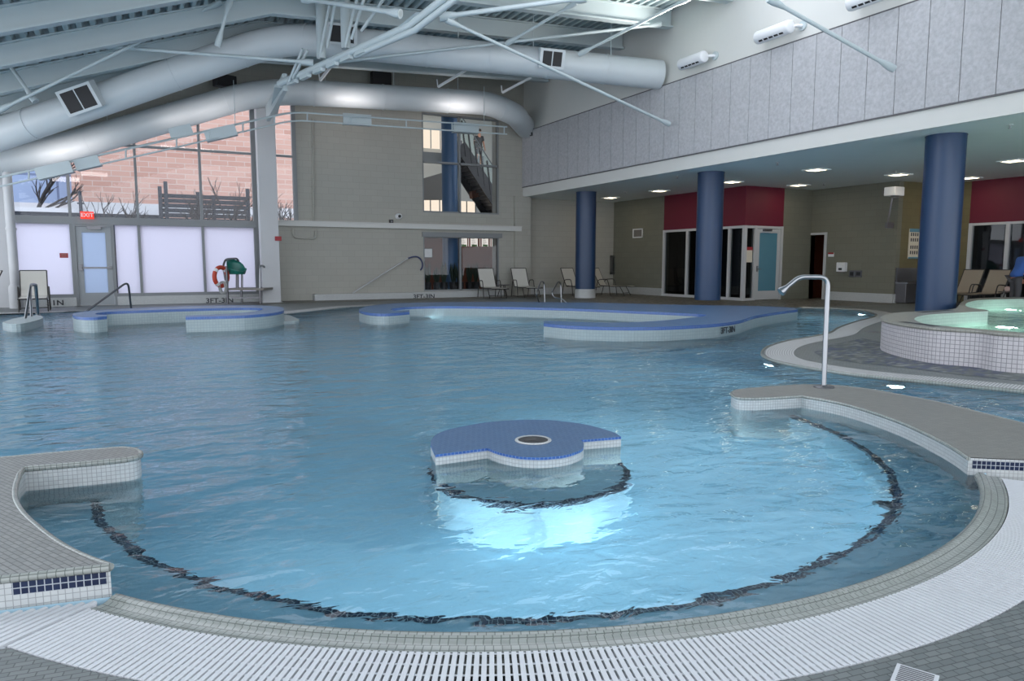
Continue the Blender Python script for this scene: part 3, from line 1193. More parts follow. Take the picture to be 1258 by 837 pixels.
gx0, gx1 = -3.0, 4.62
gtop = lambda x: min(6.3, 6.15 + .36 * (x - 3.4))
pts = [(gx0, gtop(gx0)), (3.4, gtop(3.4)), (gx1, 6.3), (gx1, 8.0), (3, roofz(3)), (gx0, roofz(gx0) + .1)]
n_ = len(pts)
for yy, fl_ in ((FY, False), (FY + .25, True)):
    q = [(p[0], yy, p[1]) for p in pts]
    gb.face(q if not fl_ else q[::-1])
for k in range(n_):
    a, b = pts[k], pts[(k + 1) % n_]
    gb.face([(a[0], FY, a[1]), (a[0], FY + .25, a[1]), (b[0], FY + .25, b[1]), (b[0], FY, b[1])])
struct(gb.build('wall_far_gable', M['wall_taupe']))
wall('wall_left', [((-9, FY, 0), (-2.98, T_, 5.6))], M['alu_light'])
# white steel beam ledge along the far wall
bmz = ay(500, 278, FY).z
tag(MB().box((3.95, FY - .16, bmz - .09), (12.55, FY - .002, bmz + .06)).box((3.95, FY - .2, bmz + .06), (12.55, FY - .002, bmz + .085)).build('wall_beam', M['white_wall']), kind='structure')
# tiled plinths at the foot of the far wall
wall('baseboard_far', [((5.0, FY - .32, 0), (11.75, FY - .002, .2))], M['white_tile'])
wall('baseboard_window', [((-.5, FY - .12, 0), (3.45, FY + .11, .24)), ((-2.98, FY - .12, 0), (-1.5, FY + .11, .24))], M['white_tile'])
mk = lambda txt, px, py, y, s, **k: lettering(txt, s, ay(px, py, y), (1, 0, 0), (0, 0, 1), M['ink'], None, **k)
for txt, px, py, yy, s in (('3FT-3IN', 521, 364.5, FY - .325, .2), ('3FT-3IN', 270, 369.5, FY - .125, .2), ('31N', 68, 372.5, FY - .125, .2)):
    o = mk(txt, px, py, yy, s, sx=1.15)
    tag(o, {521: 'black depth figures on the tile plinth under the far wall window', 270: 'black depth figures on the tile plinth under the lifeguard chair', 68: 'black depth figures on the tile plinth left of the exit door'}[px], 'depth marking')

# ------------------------------------------------------------------ left curtain glazing
mx = [-2.88, -1.53, ay(168, 240, FY).x, ay(247, 240, FY).x, 3.42]
tz0 = ay(165, 268, FY).z
tz1 = ay(165, 277, FY).z
win = thing('window_1', None, None, (0, FY, 0))
win['kind'] = 'structure'
fr = MB()
fr.box((-2.95, FY - .06, tz1), (3.45, FY + .12, tz0))
for x in mx:
    fr.box((x - .035, FY - .04, .24), (x + .035, FY + .1, gtop(x)))
fr.box((3.9, FY - .04, 2.4), (3.99, FY + .1, 6.3))
fr.box((4.5, FY - .04, 2.4), (4.62, FY + .1, 6.3))
fr.box((3.9, FY - .04, 2.40), (4.62, FY + .1, 2.5))
hz = ay(240, 184.5, FY).z
fr.box((-.3, FY - .03, hz - .03), (4.62, FY + .08, hz + .03))
for x0, x1 in ((-2.88, -1.53), (-.5, mx[2]), (mx[2], mx[3]), (mx[3], 3.42)):
    fr.box((x0, FY - .03, .24), (x1, FY + .08, .33))
for x0, x1 in ((0, 1),):
    fr.box((3.28, FY - .035, .24), (3.384, FY + .09, 6.2))
xs = mx
for k in range(4):
    fr.bar((xs[k], FY + .03, gtop(xs[k]) - .03), (xs[k + 1], FY + .03, gtop(xs[k + 1]) - .03), .12, .08)
fr.build('window_frame', M['alu'], win)
for x0, x1 in ((-2.88, -1.53), (-.5, mx[2]), (mx[2], mx[3]), (mx[3], 3.3)):
    MB().box((x0 + .03, FY + .02, .32), (x1 - .03, FY + .03, tz1)).build('frosted_pane', M['frost'], win)
for x0, x1 in ((xs[0], xs[1]), (xs[1], xs[2]), (xs[2], xs[3]), (xs[3], 3.3), (3.95, 4.52)):
    zt = min(gtop(x0), gtop(x1)) - .05
    m_ = MB()
    m_.face([(x0 + .03, FY + .025, tz0), (x1 - .03, FY + .025, tz0), (x1 - .03, FY + .025, gtop(x1)), (x0 + .03, FY + .025, gtop(x0))])
    m_.build('clear_pane', M['glass'], win)
# exit door
d = thing('door_1', None, None, (-1.0, FY, 0))
d['kind'] = 'structure'
dx0, dx1 = -1.5, -.5
fr = MB()
fr.box((dx0, FY - .06, 0), (dx0 + .07, FY + .1, tz1)).box((dx1 - .07, FY - .06, 0), (dx1, FY + .1, tz1)).box((dx0 + .07, FY - .055, tz1 - .06), (dx1 - .07, FY + .1, tz1 - .003))
fr.build('door_frame', M['alu'], d)
lf = MB()
a, b = dx0 + .075, dx1 - .075
lf.box((a, FY - .03, .02), (a + .14, FY + .02, tz1 - .07)).box((b - .14, FY - .03, .02), (b, FY + .02, tz1 - .07))
lf.box((a + .14, FY - .03, .02), (b - .14, FY + .02, .36)).box((a + .14, FY - .03, tz1 - .22), (b - .14, FY + .02, tz1 - .07))
lf.build('door_leaf', M['door_grey'], d)
MB().box((a + .13, FY - .01, .35), (b - .13, FY + .0, tz1 - .2)).build('door_glass', M['frost_blue'], d)
pb = MB()
pb.box((a + .02, FY - .1, .98), (a + .12, FY - .03, 1.16)).box((b - .08, FY - .09, 1.02), (b - .03, FY - .03, 1.1))
pb.box((a + .1, FY - .1, 1.035), (b - .05, FY - .06, 1.085))
pb.build('push_bar', M['dark_steel'], d)
cl = MB()
cl.box((a + .28, FY - .11, tz1 - .14), (a + .62, FY - .03, tz1 - .06)).bar((a + .5, FY - .1, tz1 - .05), (a + .75, FY - .2, tz1 - .05), .025, .015)
cl.build('door_closer', M['dark_steel'], d)
# exit sign
ex = ay(107, 264.5, FY - .12)
t = thing('exit_sign', 'red lit exit sign above the glass exit door', 'exit sign', (ex.x, FY - .12, ex.z))
MB().box((ex.x - .16, FY - .13, ex.z - .1), (ex.x + .16, FY - .07, ex.z + .1)).build('sign_face', M['exit_red'], t, bevel=.005)
lettering('EXIT', .15, (ex.x, FY - .133, ex.z), (1, 0, 0), (0, 0, 1), M['white'], t, 'exit_lettering')
# red notice by the door
rp = ay(78.5, 314, FY - .005)
t = thing('notice_plate', 'small red notice plate on the frosted pane left of the exit door', 'notice', (rp.x, FY - .0, rp.z))
MB().box((rp.x - .1, FY + .005, rp.z - .065), (rp.x + .1, FY + .018, rp.z + .065)).build('plate', M['red'], t)
for k in range(3):
    MB().box((rp.x - .07, FY + .003, rp.z + .03 - k * .03), (rp.x + .07, FY + .006, rp.z + .038 - k * .03)).build('text_line', M['sling_tan'], t)
# white square column and round pipes in front of the glazing
cx0, cx1 = ay(320.5, 300, 22.6).x, ay(343, 300, 22.6).x
t = thing('steel_column', 'white square steel column between the glazing and the far wall', 'column', ((cx0 + cx1) / 2, 22.75, 0))
MB().box((cx0, 22.6, 0), (cx1, 22.95, 5.9)).build('shaft', M['alu_light'], t, bevel=.01)
MB().box((cx0 - .04, 22.56, 0), (cx1 + .04, 22.99, .02)).build('base_plate', M['alu_light'], t)
al = ax(341, 293, cx1)
MB().box((cx1 - .12, 22.52, 1.86), (cx1 + .06, 22.6, 1.99)).build('alarm_pull', M['red'], t)
fk = MB()
fk.bar(ad(329, 140, 20.6), ad(350, 101, 17.6), .1, .42)
fk.bar(ad(336, 140, 20.7), ad(343, 106, 17.65), .22, .06)
fk.build('fork_plate', M['steel_grey'], t)
pp = az(20, 383, 0)
px_ = ay(20, 370, 22.9).x
t = thing('round_column', 'slim white round column at the left end of the glazing', 'column', (px_, 22.9, 0))
MB().tube([(px_, 22.9, 0), (px_, 22.9, 5.2)], .11, 16).build('shaft', M['alu_light'], t, smooth=True)
MB().lathe([(.16, 0), (.16, .55), (.125, .62)], (px_, 22.9, 0), 20).build('base_sleeve', M['alu_light'], t, smooth=True)
MB().lathe([(.13, 0), (.13, .06)], (px_, 22.9, 2.05), 20).build('collar', M['alu_light'], t, smooth=True)

# ------------------------------------------------------------------ far wall windows into the lobby
def frame_rect(mb, x0, x1, z0, z1, y0, y1, w):
    mb.box((x0, y0, z0), (x0 + w, y1, z1)).box((x1 - w, y0, z0), (x1, y1, z1)).box((x0 + w, y0, z0), (x1 - w, y1, z0 + w)).box((x0 + w, y0, z1 - w), (x1 - w, y1, z1))
    return mb


w2 = thing('window_2', None, None, (UX0, FY, WZ0))
w2['kind'] = 'structure'
xm = ay(565.5, 230, FY).x
zm = ay(560, 201, FY).z
fr = frame_rect(MB(), UX0, UX1, WZ0, WZ1, FY + .02, FY + .14, .05)
fr.box((xm - .035, FY + .02, WZ0), (xm + .035, FY + .14, WZ1)).box((UX0, FY + .02, zm - .035), (UX1, FY + .14, zm + .035))
fr.build('window_frame', M['alu'], w2)
for x0, x1 in ((UX0, xm), (xm, UX1)):
    for z0, z1 in ((WZ0, zm), (zm, WZ1)):
        m_ = MB()
        m_.face([(x0, FY + .08, z0), (x1, FY + .08, z0), (x1, FY + .08, z1), (x0, FY + .08, z1)])
        m_.build('pane', M['glass'], w2)
w3 = thing('window_3', None, None, (UX0, FY, LZ0))
w3['kind'] = 'structure'
fr = frame_rect(MB(), UX0, UX1, LZ0, LZ1 - .0, FY + .02, FY + .14, .045)
fr.box((xm - .035, FY + .02, LZ0), (xm + .035, FY + .14, LZ1))
fr.box((UX0 - .05, FY - .06, LZ1 - .02), (UX1 + .1, FY + .02, LZ1 + .14))
fr.build('window_frame', M['alu'], w3)
for x0, x1 in ((UX0, xm), (xm, UX1)):
    m_ = MB()
    m_.face([(x0, FY + .08, LZ0), (x1, FY + .08, LZ0), (x1, FY + .08, LZ1), (x0, FY + .08, LZ1)])
    m_.build('pane', M['glass'], w3)

# lobby behind
wall('wall_lobby_back', [((7.5, 31.5, 0), (18.5, 31.8, 8))], M['white_wall'])
wall('wall_lobby_side', [((7.3, FY + .3, 0), (7.5, 31.8, 8)), ((18.3, FY + .3, 0), (18.5, 31.8, 8))], M['white_wall'])
wall('floor_lobby', [((7.5, FY + .29, -.1), (18.5, 31.8, 0))], M['dark_room'])
wall('floor_lobby_upper', [((7.5, 27.2, 2.5), (18.5, 31.8, 2.75))], M['dark_room'])
wall('ceiling_lobby', [((7.5, FY + .29, 8), (18.5, 31.8, 8.1))], M['white_wall'])
LY = 30.2
def lobby_panel(px0, px1, py0, py1, y, mat, label, n):
    a, b = ay(px0, py0, y), ay(px1, py1, y)
    t = thing('backlit_panel', label, 'light panel', ((a.x + b.x) / 2, y, min(a.z, b.z)))
    MB().box((a.x, y, b.z), (b.x, y + .05, a.z)).build('glowing_panel', mat, t)
    for k in range(n + 1):
        x = a.x + (b.x - a.x) * k / n
        MB().box((x - .02, y - .03, b.z), (x + .02, y - .001, a.z)).build('panel_strip', M['alu'], t)


lobby_panel(517, 564, 158, 185, LY, M['warm_light'], 'row of warm glowing panels high in the upper far window', 4)
lobby_panel(517, 584, 245, 262, 28.5, M['warm_light'], 'row of warm glowing panels along the bottom of the upper far window', 6)
# lobby bulkheads
q = MB()
a, b = ay(517, 186, 28.0), ay(568, 197, 28.0)
q.box((a.x, 28.0, b.z - .15), (b.x + 1, 28.3, a.z))
struct(q.build('trim_4', M['alu']))
q = MB()
y = 27.6
P = [ay(517, 220, y), ay(548, 211, y), ay(548, 245, y), ay(517, 245, y)]
q.face([P[3], P[2], P[1], P[0]])
q.face([(p.x, y + .4, p.z) for p in P])
q.face([P[0], P[1], (P[1].x, y + .4, P[1].z), (P[0].x, y + .4, P[0].z)])
struct(q.build('wall_lobby_bulkhead', M['stone']))
# blue lobby column
lc = ay(552.5, 230, 25.6)
t = thing('blue_column', 'blue round column standing behind the far wall windows', 'column', (lc.x, 25.6, 0))
M['lobby_blue_lit'] = paint('lobby_blue_lit', srgb(66, 104, 146), .4)  # brighter copy of the column blue, lobby light put into its colour
MB().tube([(lc.x, 25.6, 0), (lc.x, 25.6, 7.9)], .30, 28).build('shaft', M['lobby_blue_lit'], t, smooth=True)
MB().lathe([(.31, 0), (.31, .03)], (lc.x, 25.6, 5.2), 28, caps=False).build('joint_ring', M['lobby_blue_lit'], t, smooth=True)
# staircase with glass balustrade, rising to the left
SY = 27.0
s0, s1 = ay(634, 278, SY), ay(566, 172, SY)
t = thing('staircase', 'dark staircase with glass balustrade in the upper far window', 'staircase', ((s0.x + s1.x) / 2, SY, 0))
sd = Vector((s1.x - s0.x, 0, s1.z - s0.z))
stm = MB()
for k in range(24):
    u0, u1 = k / 24, (k + 1) / 24
    p, qn = s0 + sd * u0, s0 + sd * u1
    stm.box((p.x, SY + .1, p.z - .1), (qn.x, SY + 1.5, qn.z))
stm.build('steps', M['dark_steel'], t)
MB().bar(s0 + Vector((0, .06, -.2)), s1 + Vector((0, .06, -.2)), .08, .5).build('stringer', M['black'], t)
MB().bar(s0 + Vector((0, 1.5, -.2)), s1 + Vector((0, 1.5, -.2)), .08, .5).build('stringer', M['black'], t)
for yy in (.05, 1.5):
    g_ = MB()
    g_.face([s0 + Vector((0, yy, .1)), s1 + Vector((0, yy, .1)), s1 + Vector((0, yy, 1.0)), s0 + Vector((0, yy, 1.0))])
    g_.build('balustrade_glass', M['glass_rail'], t)
    MB().tube([s0 + Vector((0, yy, 1.03)), s1 + Vector((0, yy, 1.03))], .025, 8).build('handrail', M['chrome'], t)
    for k in range(9):
        p = s0 + sd * ((k + .5) / 9)
        MB().bar(p + Vector((.1, yy - .03, -.45)), p + Vector((-.08, yy - .03, .95)), .04, .05).build('post', M['black'], t)
g_ = ay(590, 236, 28.2)
t = thing('wall_lamp', 'glowing lamp under the stairs in the upper far window', 'lamp', (g_.x, 28.2, g_.z))
MB().lathe([(.0, 0), (.05, .01), (.06, .06), (.05, .1), (0, .11)], (g_.x - .35, 28.0, g_.z + .9), 14).build('bulb', M['lamp'], t, smooth=True)
MB().bar(ay(578, 240, 28.4), ay(596, 235, 28.4), .3, .3).build('lit_shelf', M['wood'], t)
# white edge wall at the window's right side
a = ay(606, 200, 24.2)
wall('wall_lobby_edge', [((a.x, 24.0, 0), (a.x + .6, 24.3, 8))], M['white_wall'])

# cafe in the lower window
wall('wall_cafe_back', [((8.2, 27.8, 0), (15, 28, 2.5))], M['wood'])
for i, (a, b) in enumerate([(564, 574), (576, 587), (590, 600), (602.5, 610)]):
    p, q_ = ay(a, 291, 27.7), ay(b, 303, 27.7)
    t = thing('menu_board', ['partly hidden white menu board just right of the blue lobby column', 'white menu board, second from the blue lobby column', 'white menu board, third from the blue lobby column', 'narrow white menu board nearest the right end of the cafe window'][i], 'menu board', ((p.x + q_.x) / 2, 27.7, q_.z), 0, 'menu boards in the cafe')
    MB().box((p.x, 27.7, q_.z), (q_.x, 27.75, p.z)).build('board', M['menu_light'], t)
    wd = q_.x - p.x
    MB().box((p.x, 27.69, q_.z), (p.x + wd * .16, 27.698, p.z)).build('red_strip', M['red'], t)
    MB().box((p.x + wd * .3, 27.69, q_.z), (p.x + wd * .9, 27.698, q_.z + .08)).build('green_strip', M['green_ink'], t)
    for k in range(5):
        zz = p.z - .1 - k * .07
        MB().box((p.x + wd * .3, 27.69, zz), (p.x + wd * (.6 + .07 * (k % 3)), 27.697, zz + .015)).build('text_line', M['ink'], t)
p = ay(523, 311, 27.5)
t = thing('television', 'wall television showing a pale picture in the cafe window', 'television', (p.x, 27.5, p.z))
MB().box((p.x - .3, 27.5, p.z - .2), (p.x + .3, 27.56, p.z + .2)).build('bezel', M['black'], t)
MB().box((p.x - .27, 27.49, p.z - .17), (p.x + .27, 27.499, p.z + .17)).build('screen', emit('tv_glow', (.6, .65, .7), .35), t)
# row of dark leafy plants behind the glass
def plant(x, y, h, label):
    t = thing('snake_plant', label, 'plant', (x, y, 0), 0, 'dark plants behind the cafe window')
    MB().lathe([(.11, 0), (.14, .5), (.12, .5)], (x, y, 0), 12).build('pot', M['black'], t, smooth=True)
    lv = MB()
    for k in range(13):
        a = random.uniform(0, 2 * PI)
        r0 = random.uniform(.0, .07)
        b = Vector((x + r0 * math.cos(a), y + r0 * math.sin(a), .48))
        tip = b + Vector((math.cos(a) * random.uniform(.02, .09), math.sin(a) * random.uniform(.02, .09), h * random.uniform(.65, 1)))
        mid = (b + tip) / 2 + Vector((math.cos(a) * .03, math.sin(a) * .03, .04))
        lv.tube([b, mid, tip], [.02, .034, .003], 5)
    lv.build('leaves', M['leaf'], t)


for k in range(9):
    x = UX0 + .18 + k * .32
    plant(x, 24.25 + .12 * (k % 2), .62 + .25 * random.random(), ['dark potted plant leftmost in the cafe window', 'dark potted plant second from the left in the cafe window', 'dark potted plant third from the left in the cafe window', 'dark potted plant in front of the lobby column, left side', 'dark potted plant in front of the lobby column, right side', 'dark potted plant just right of the cafe window mullion', 'dark potted plant third from the right in the cafe window', 'dark potted plant second from the right in the cafe window', 'dark potted plant rightmost in the cafe window'][k])

# ------------------------------------------------------------------ canopy wall on the right
wall('wall_right', [((XW + .03, -3.5, SZ + .26), (XW + .3, FY, 9.6))], M['white_wall'])
pz0, pz1 = ax(900, 180, XW).z, ax(900, 77, XW).z
wall('trim_5', [((XW - .0, -3.5, SZ - .01), (XW + .03, FY, pz0 - .02))], M['white_wall'])
pn = MB()
y = 7.07 - .6 * 17
while y < FY - .05:
    y1 = min(y + .6, FY)
    pn.box((XW - .03, y + .006, pz0 + .012), (XW + .025, y1 - .006, pz1 - .012))
    y += .6
struct(pn.build('wall_right_panels', M['panel']))
wall('trim_6', [((XW - .035, -3.5, pz0 - .02), (XW + .028, FY, pz0 + .006)), ((XW - .035, -3.5, pz1 - .006), (XW + .028, FY, pz1 + .012)), ((XW + .018, -3.5, pz0), (XW + .029, FY, pz1))], M['seam'])
wall('ceiling', [((XW + .031, -3.5, SZ - .005), (22.6, 24.3, SZ + .25))], M['soffit'])
# pilaster and alcove walls
wall('wall_far_pilaster', [((12.3, FY - .12, 0), (12.95, FY + .5, SZ))], M['wall_taupe'])
AX1 = 17.0
wall('wall_alcove_far', [((12.9, 23.75, 0), (AX1, 24.0, SZ))], M['wall_taupe'])
GY1 = ax(815, 300, AX1).y
GY0 = ax(914.5, 300, AX1).y
mz0 = ax(865, 280, AX1).z
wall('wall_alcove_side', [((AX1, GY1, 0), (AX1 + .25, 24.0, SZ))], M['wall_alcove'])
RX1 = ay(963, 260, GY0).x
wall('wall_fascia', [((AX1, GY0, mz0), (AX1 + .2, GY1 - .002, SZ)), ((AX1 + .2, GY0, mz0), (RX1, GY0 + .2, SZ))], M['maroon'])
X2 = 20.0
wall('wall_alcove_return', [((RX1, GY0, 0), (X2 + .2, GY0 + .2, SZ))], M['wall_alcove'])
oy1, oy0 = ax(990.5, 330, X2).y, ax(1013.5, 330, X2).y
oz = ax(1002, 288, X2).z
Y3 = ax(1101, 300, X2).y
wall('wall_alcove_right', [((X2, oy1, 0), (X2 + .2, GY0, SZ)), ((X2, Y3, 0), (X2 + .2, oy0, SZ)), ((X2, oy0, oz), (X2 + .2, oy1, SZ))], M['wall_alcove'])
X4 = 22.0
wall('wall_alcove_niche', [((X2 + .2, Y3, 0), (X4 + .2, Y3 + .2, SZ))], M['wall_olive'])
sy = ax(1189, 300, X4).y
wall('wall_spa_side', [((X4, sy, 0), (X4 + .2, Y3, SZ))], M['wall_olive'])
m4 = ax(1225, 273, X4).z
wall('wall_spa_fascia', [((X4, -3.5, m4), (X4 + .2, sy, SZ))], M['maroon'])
wall('baseboard_alcove', [((12.95, 23.7, 0), (AX1, 23.75, .25)), ((AX1 - .04, GY1, 0), (AX1 - .001, 23.75, .27)), ((X2 - .04, Y3, 0), (X2 - .001, oy0 - .05, .27)), ((X2, Y3 - .045, 0), (X4, Y3 - .003, .27))], M['white_tile'])

# glazed exercise room
g1 = thing('window_4', None, None, (AX1, GY0, 0))
g1['kind'] = 'structure'
fr = MB()
ys = [GY0 + .04, ax(895, 320, AX1).y, ax(857, 320, AX1).y if False else ax(843.5, 320, AX1).y, GY1 - .02]
for yv in ys:
    fr.box((AX1 - .02, yv - .045, .06), (AX1 + .1, yv + .045, mz0))
fr.box((AX1 - .014, GY0 + .001, mz0 - .08), (AX1 + .09, GY1, mz0 - .002)).box((AX1 - .014, GY0 + .001, 0), (AX1 + .09, GY1, .09))
fr.build('window_frame', M['alu_light'], g1)
for k in range(3):
    m_ = MB()
    m_.face([(AX1 + .05, ys[k], .06), (AX1 + .05, ys[k + 1], .06), (AX1 + .05, ys[k + 1], mz0), (AX1 + .05, ys[k], mz0)][::-1])
    m_.build('pane', M['glass_dark'], g1)
fr = MB()
xa, xb = ay(927, 320, GY0).x, ay(959, 320, GY0).x
for xv in (AX1 + .04, xa, RX1 - .05):
    fr.box((xv - .05, GY0 - .02, .0), (xv + .05, GY0 + .1, mz0))
fr.box((AX1 + .01, GY0 - .014, mz0 - .08), (RX1 - .001, GY0 + .09, mz0 - .003))
fr.box((AX1 + .01, GY0 - .014, 0.001), (xa, GY0 + .09, .08))
fr.build('window_frame', M['alu_light'], g1)
m_ = MB()
m_.face([(AX1 + .05, GY0 + .04, .06), (xa, GY0 + .04, .06), (xa, GY0 + .04, mz0), (AX1 + .05, GY0 + .04, mz0)])
m_.build('pane', M['glass_dark'], g1)
wall('wall_gym', [((AX1 + 3.2, GY0 + .22, 0), (AX1 + 3.4, 23.9, SZ)), ((AX1 + .25, 23.6, 0), (AX1 + 3.4, 23.8, SZ))], M['dark_room'])
# blue glass door
d2 = thing('door_2', None, None, ((xa + RX1) / 2, GY0, 0))
d2['kind'] = 'structure'
lf = MB()
l0, l1 = xa + .06, RX1 - .11
lf.box((l0, GY0, .02), (l0 + .13, GY0 + .05, mz0 - .09)).box((l1 - .13, GY0, .02), (l1, GY0 + .05, mz0 - .09)).box((l0 + .13, GY0, .02), (l1 - .13, GY0 + .05, .3)).box((l0 + .13, GY0, mz0 - .22), (l1 - .13, GY0 + .05, mz0 - .09))
lf.build('door_leaf', M['alu_light'], d2)
MB().box((l0 + .12, GY0 + .015, .29), (l1 - .12, GY0 + .03, mz0 - .2)).build('door_glass', M['blue_film'], d2)
MB().tube([(l0 + .06, GY0 - .05, 1.0), (l0 + .18, GY0 - .05, 1.0)], .012, 8).box((l0 + .03, GY0 - .02, .92), (l0 + .09, GY0, 1.1)).build('door_handle', M['chrome'], d2)
MB().box((l0 + .25, GY0 - .07, mz0 - .17), (l0 + .6, GY0, mz0 - .1)).build('door_closer', M['dark_steel'], d2)
p = ay(921, 313, GY0 - .03)
t = thing('notice', 'white notice with red header on the narrow glass beside the blue door', 'notice', (p.x, GY0, p.z))
MB().box((p.x - .17, GY0 + .025, p.z - .24), (p.x + .17, GY0 + .036, p.z + .2)).build('sheet', M['paper'], t)
MB().box((p.x - .17, GY0 + .02, p.z + .14), (p.x + .17, GY0 + .026, p.z + .24)).build('red_header', M['red'], t)
# open grey door and brown doorway
d3 = thing('door_3', None, None, (X2, oy1, 0))
d3['kind'] = 'structure'
fr = MB()
fr.box((X2 - .03, oy1 - .06, 0), (X2 + .2, oy1 + .03, oz + .05)).box((X2 - .03, oy0 - .03, 0), (X2 + .2, oy0 + .06, oz + .05)).box((X2 - .024, oy0 + .06, oz - .02), (X2 + .19, oy1 - .06, oz + .05))
fr.build('door_frame', M['alu_light'], d3)
lx0 = ay(963, 330, oy1 + .12).x
MB().box((lx0, oy1 + .02, .02), (X2 - .05, oy1 + .07, oz - .02)).build('door_leaf', M['alu'], d3)
MB().tube([(lx0 + .07, oy1 - .04, .98), (lx0 + .2, oy1 - .04, .98)], .012, 8).box((lx0 + .05, oy1 - .01, .86), (lx0 + .1, oy1 + .02, 1.15)).build('door_handle', M['chrome'], d3)
MB().box((X2 - .62, oy1 - .05, oz - .2), (X2 - .3, oy1 + .02, oz - .1)).build('door_closer', M['dark_steel'], d3)
wall('wall_corridor', [((X2 + 1.0, oy0 - .6, 0), (X2 + 1.1, oy1 + .6, SZ))], M['wood'])
wall('wall_corridor_side', [((X2 + .2, oy1 + .12, 0), (X2 + 1.1, oy1 + .3, SZ)), ((X2 + .2, oy0 - .3, 0), (X2 + 1.1, oy0 - .12, SZ))], M['wood'])

# right hand glazed spa room
g2 = thing('window_5', None, None, (X4, sy, 0))
g2['kind'] = 'structure'
fr = MB()
ym = [sy - .05, ax(1235.5, 320, X4).y, 9.4, 7.2, 5.0, 2.8]
for yv in ym:
    fr.box((X4 - .02, yv - .05, 0), (X4 + .1, yv + .05, m4))
fr.box((X4 - .014, 2.8, m4 - .07), (X4 + .09, sy - .001, m4 - .002)).box((X4 - .014, 2.8, 0.001), (X4 + .09, sy - .001, .08))
fr.build('window_frame', M['alu_light'], g2)
for k in range(5):
    m_ = MB()
    m_.face([(X4 + .05, ym[k], 0), (X4 + .05, ym[k], m4), (X4 + .05, ym[k + 1], m4), (X4 + .05, ym[k + 1], 0)])
    m_.build('pane', M['glass_dark'], g2)
wall('wall_spa_back', [((X4 + 3, -3.5, 0), (X4 + 3.2, 14, SZ)), ((X4 + .2, 13.4, 0), (X4 + 3.2, 13.6, SZ))], M['dark_room'])
wall('floor_spa', [((X4 + .2, -3.5, -.05), (X4 + 3.2, 14, 0))], M['dark_room'])
wall('floor_gym', [((AX1, GY0 + .2, .001), (AX1 + 3.2, 23.7, .006))], M['dark_room'])
wall('ceiling_spa', [((X4 + .2, -3.5, SZ), (X4 + 3.2, 14, SZ + .1))], M['dark_room'])

# ------------------------------------------------------------------ blue columns
for i, (px, yv, lab, base) in enumerate([(719.5, 20.75, 'blue round column with white tiled foot beside the sun loungers', True), (871, 14.6, 'blue round column rising from the long curled bench wall', False), (1154, 8.45, 'large blue round column behind the hot tub rim', False)]):
    x = 13.72
    d_ = (Vector((x, yv, 0)) - C0)
    t = thing('blue_column', lab, 'column', (x, yv, 0))
    # slide along Y so that the axis sits where the photo shows it
    rr = ray(px, 300)
    yv = x / rr.x * rr.y
    t.location = (x, yv, 0)
    t.matrix_basis = Matrix.Translation((x, yv, 0))
    z0 = BHZ if i == 1 else 0
    MB().tube([(x, yv, z0 if not base else .3), (x, yv, SZ)], .345, 40).build('shaft', M['blue_col'], t, smooth=True)
    if base:
        MB().lathe([(.36, 0), (.36, .3), (.345, .305)], (x, yv, 0), 36).build('tiled_foot', M['white_tile'], t, smooth=True)
    MB().lathe([(.352, 0), (.352, .02)], (x, yv, SZ - .022), 36).build('ceiling_collar', M['blue_col'], t, smooth=True)
    print('col', i, x, yv)

# ------------------------------------------------------------------ roof
XL = -4.6
RY0 = 12.4      # roof starts here; unseen open gap before it, added to let daylight in
def corrugated(x0, x1, y0, y1, zf, period=.24, dep=.11):
    mb = MB()
    n = int(round((x1 - x0) / period))
    pr = []
    for k in range(n):
        x = x0 + (x1 - x0) * k / n
        p = (x1 - x0) / n
        pr += [(x, 0), (x + p * .35, 0), (x + p * .5, dep), (x + p * .85, dep)]
    pr.append((x1, 0))
    for k in range(len(pr) - 1):
        (xa, da), (xb, db) = pr[k], pr[k + 1]
        mb.face([(xa, y0, zf(xa) + da), (xa, y1, zf(xa) + da), (xb, y1, zf(xb) + db), (xb, y0, zf(xb) + db)])
    return mb


struct(corrugated(3, XW + .05, RY0, FY + .3, roofz).build('roof_deck_flat', M['roof_deck']))
struct(corrugated(XL, 3, RY0, FY + .3, roofz).build('roof_deck_sloped', M['roof_deck']))
# a closed skin over the fluted deck keeps daylight out
struct(MB().face([(3, RY0, roofz(3) + .12), (XW + .3, RY0, roofz(XW) + .14), (XW + .3, FY + .3, roofz(XW) + .14), (3, FY + .3, roofz(3) + .12)]).face([(XL, RY0, roofz(XL) + .12), (3, RY0, roofz(3) + .12), (3, FY + .3, roofz(3) + .12), (XL, FY + .3, roofz(XL) + .12)]).build('roof', M['roof_deck']))
for yv in (13.2, 15.3, 17.4, 19.5, 21.6):
    pb = MB()
    for xa, xb in ((3, XW - .02), (XL, 3)):
        za, zb = roofz(xa + (.001 if xa == 3 else 0)), roofz(xb)
        D = .42
        for y0, y1, t0, t1 in ((yv - .012, yv + .012, D, 0), (yv - .11, yv + .11, D + .03, D - .01), (yv - .09, yv + .09, .03, 0)):
            i = len(pb.v)
            for x, zz in ((xa, za), (xb, zb)):
                for y_, t_ in ((y0, t0), (y1, t0), (y1, t1), (y0, t1)):
                    pb.v.append(Vector((x, y_, zz - t_)))
            for q in ((0, 1, 2, 3), (7, 6, 5, 4), (0, 4, 5, 1), (1, 5, 6, 2), (2, 6, 7, 3), (3, 7, 4, 0)):
                pb.f.append([i + k for k in q])
                pb.uv.append(None)
    struct(pb.build('roof_beam', M['steel_grey']))

# roof over the near end, unseen; dims it beside the added daylight gap
struct(corrugated(3, XW + .05, -3.5, 7.6, roofz).build('roof_deck_near', M['roof_deck']))
struct(corrugated(XL, 3, -3.5, 7.6, roofz).build('roof_deck_near', M['roof_deck']))
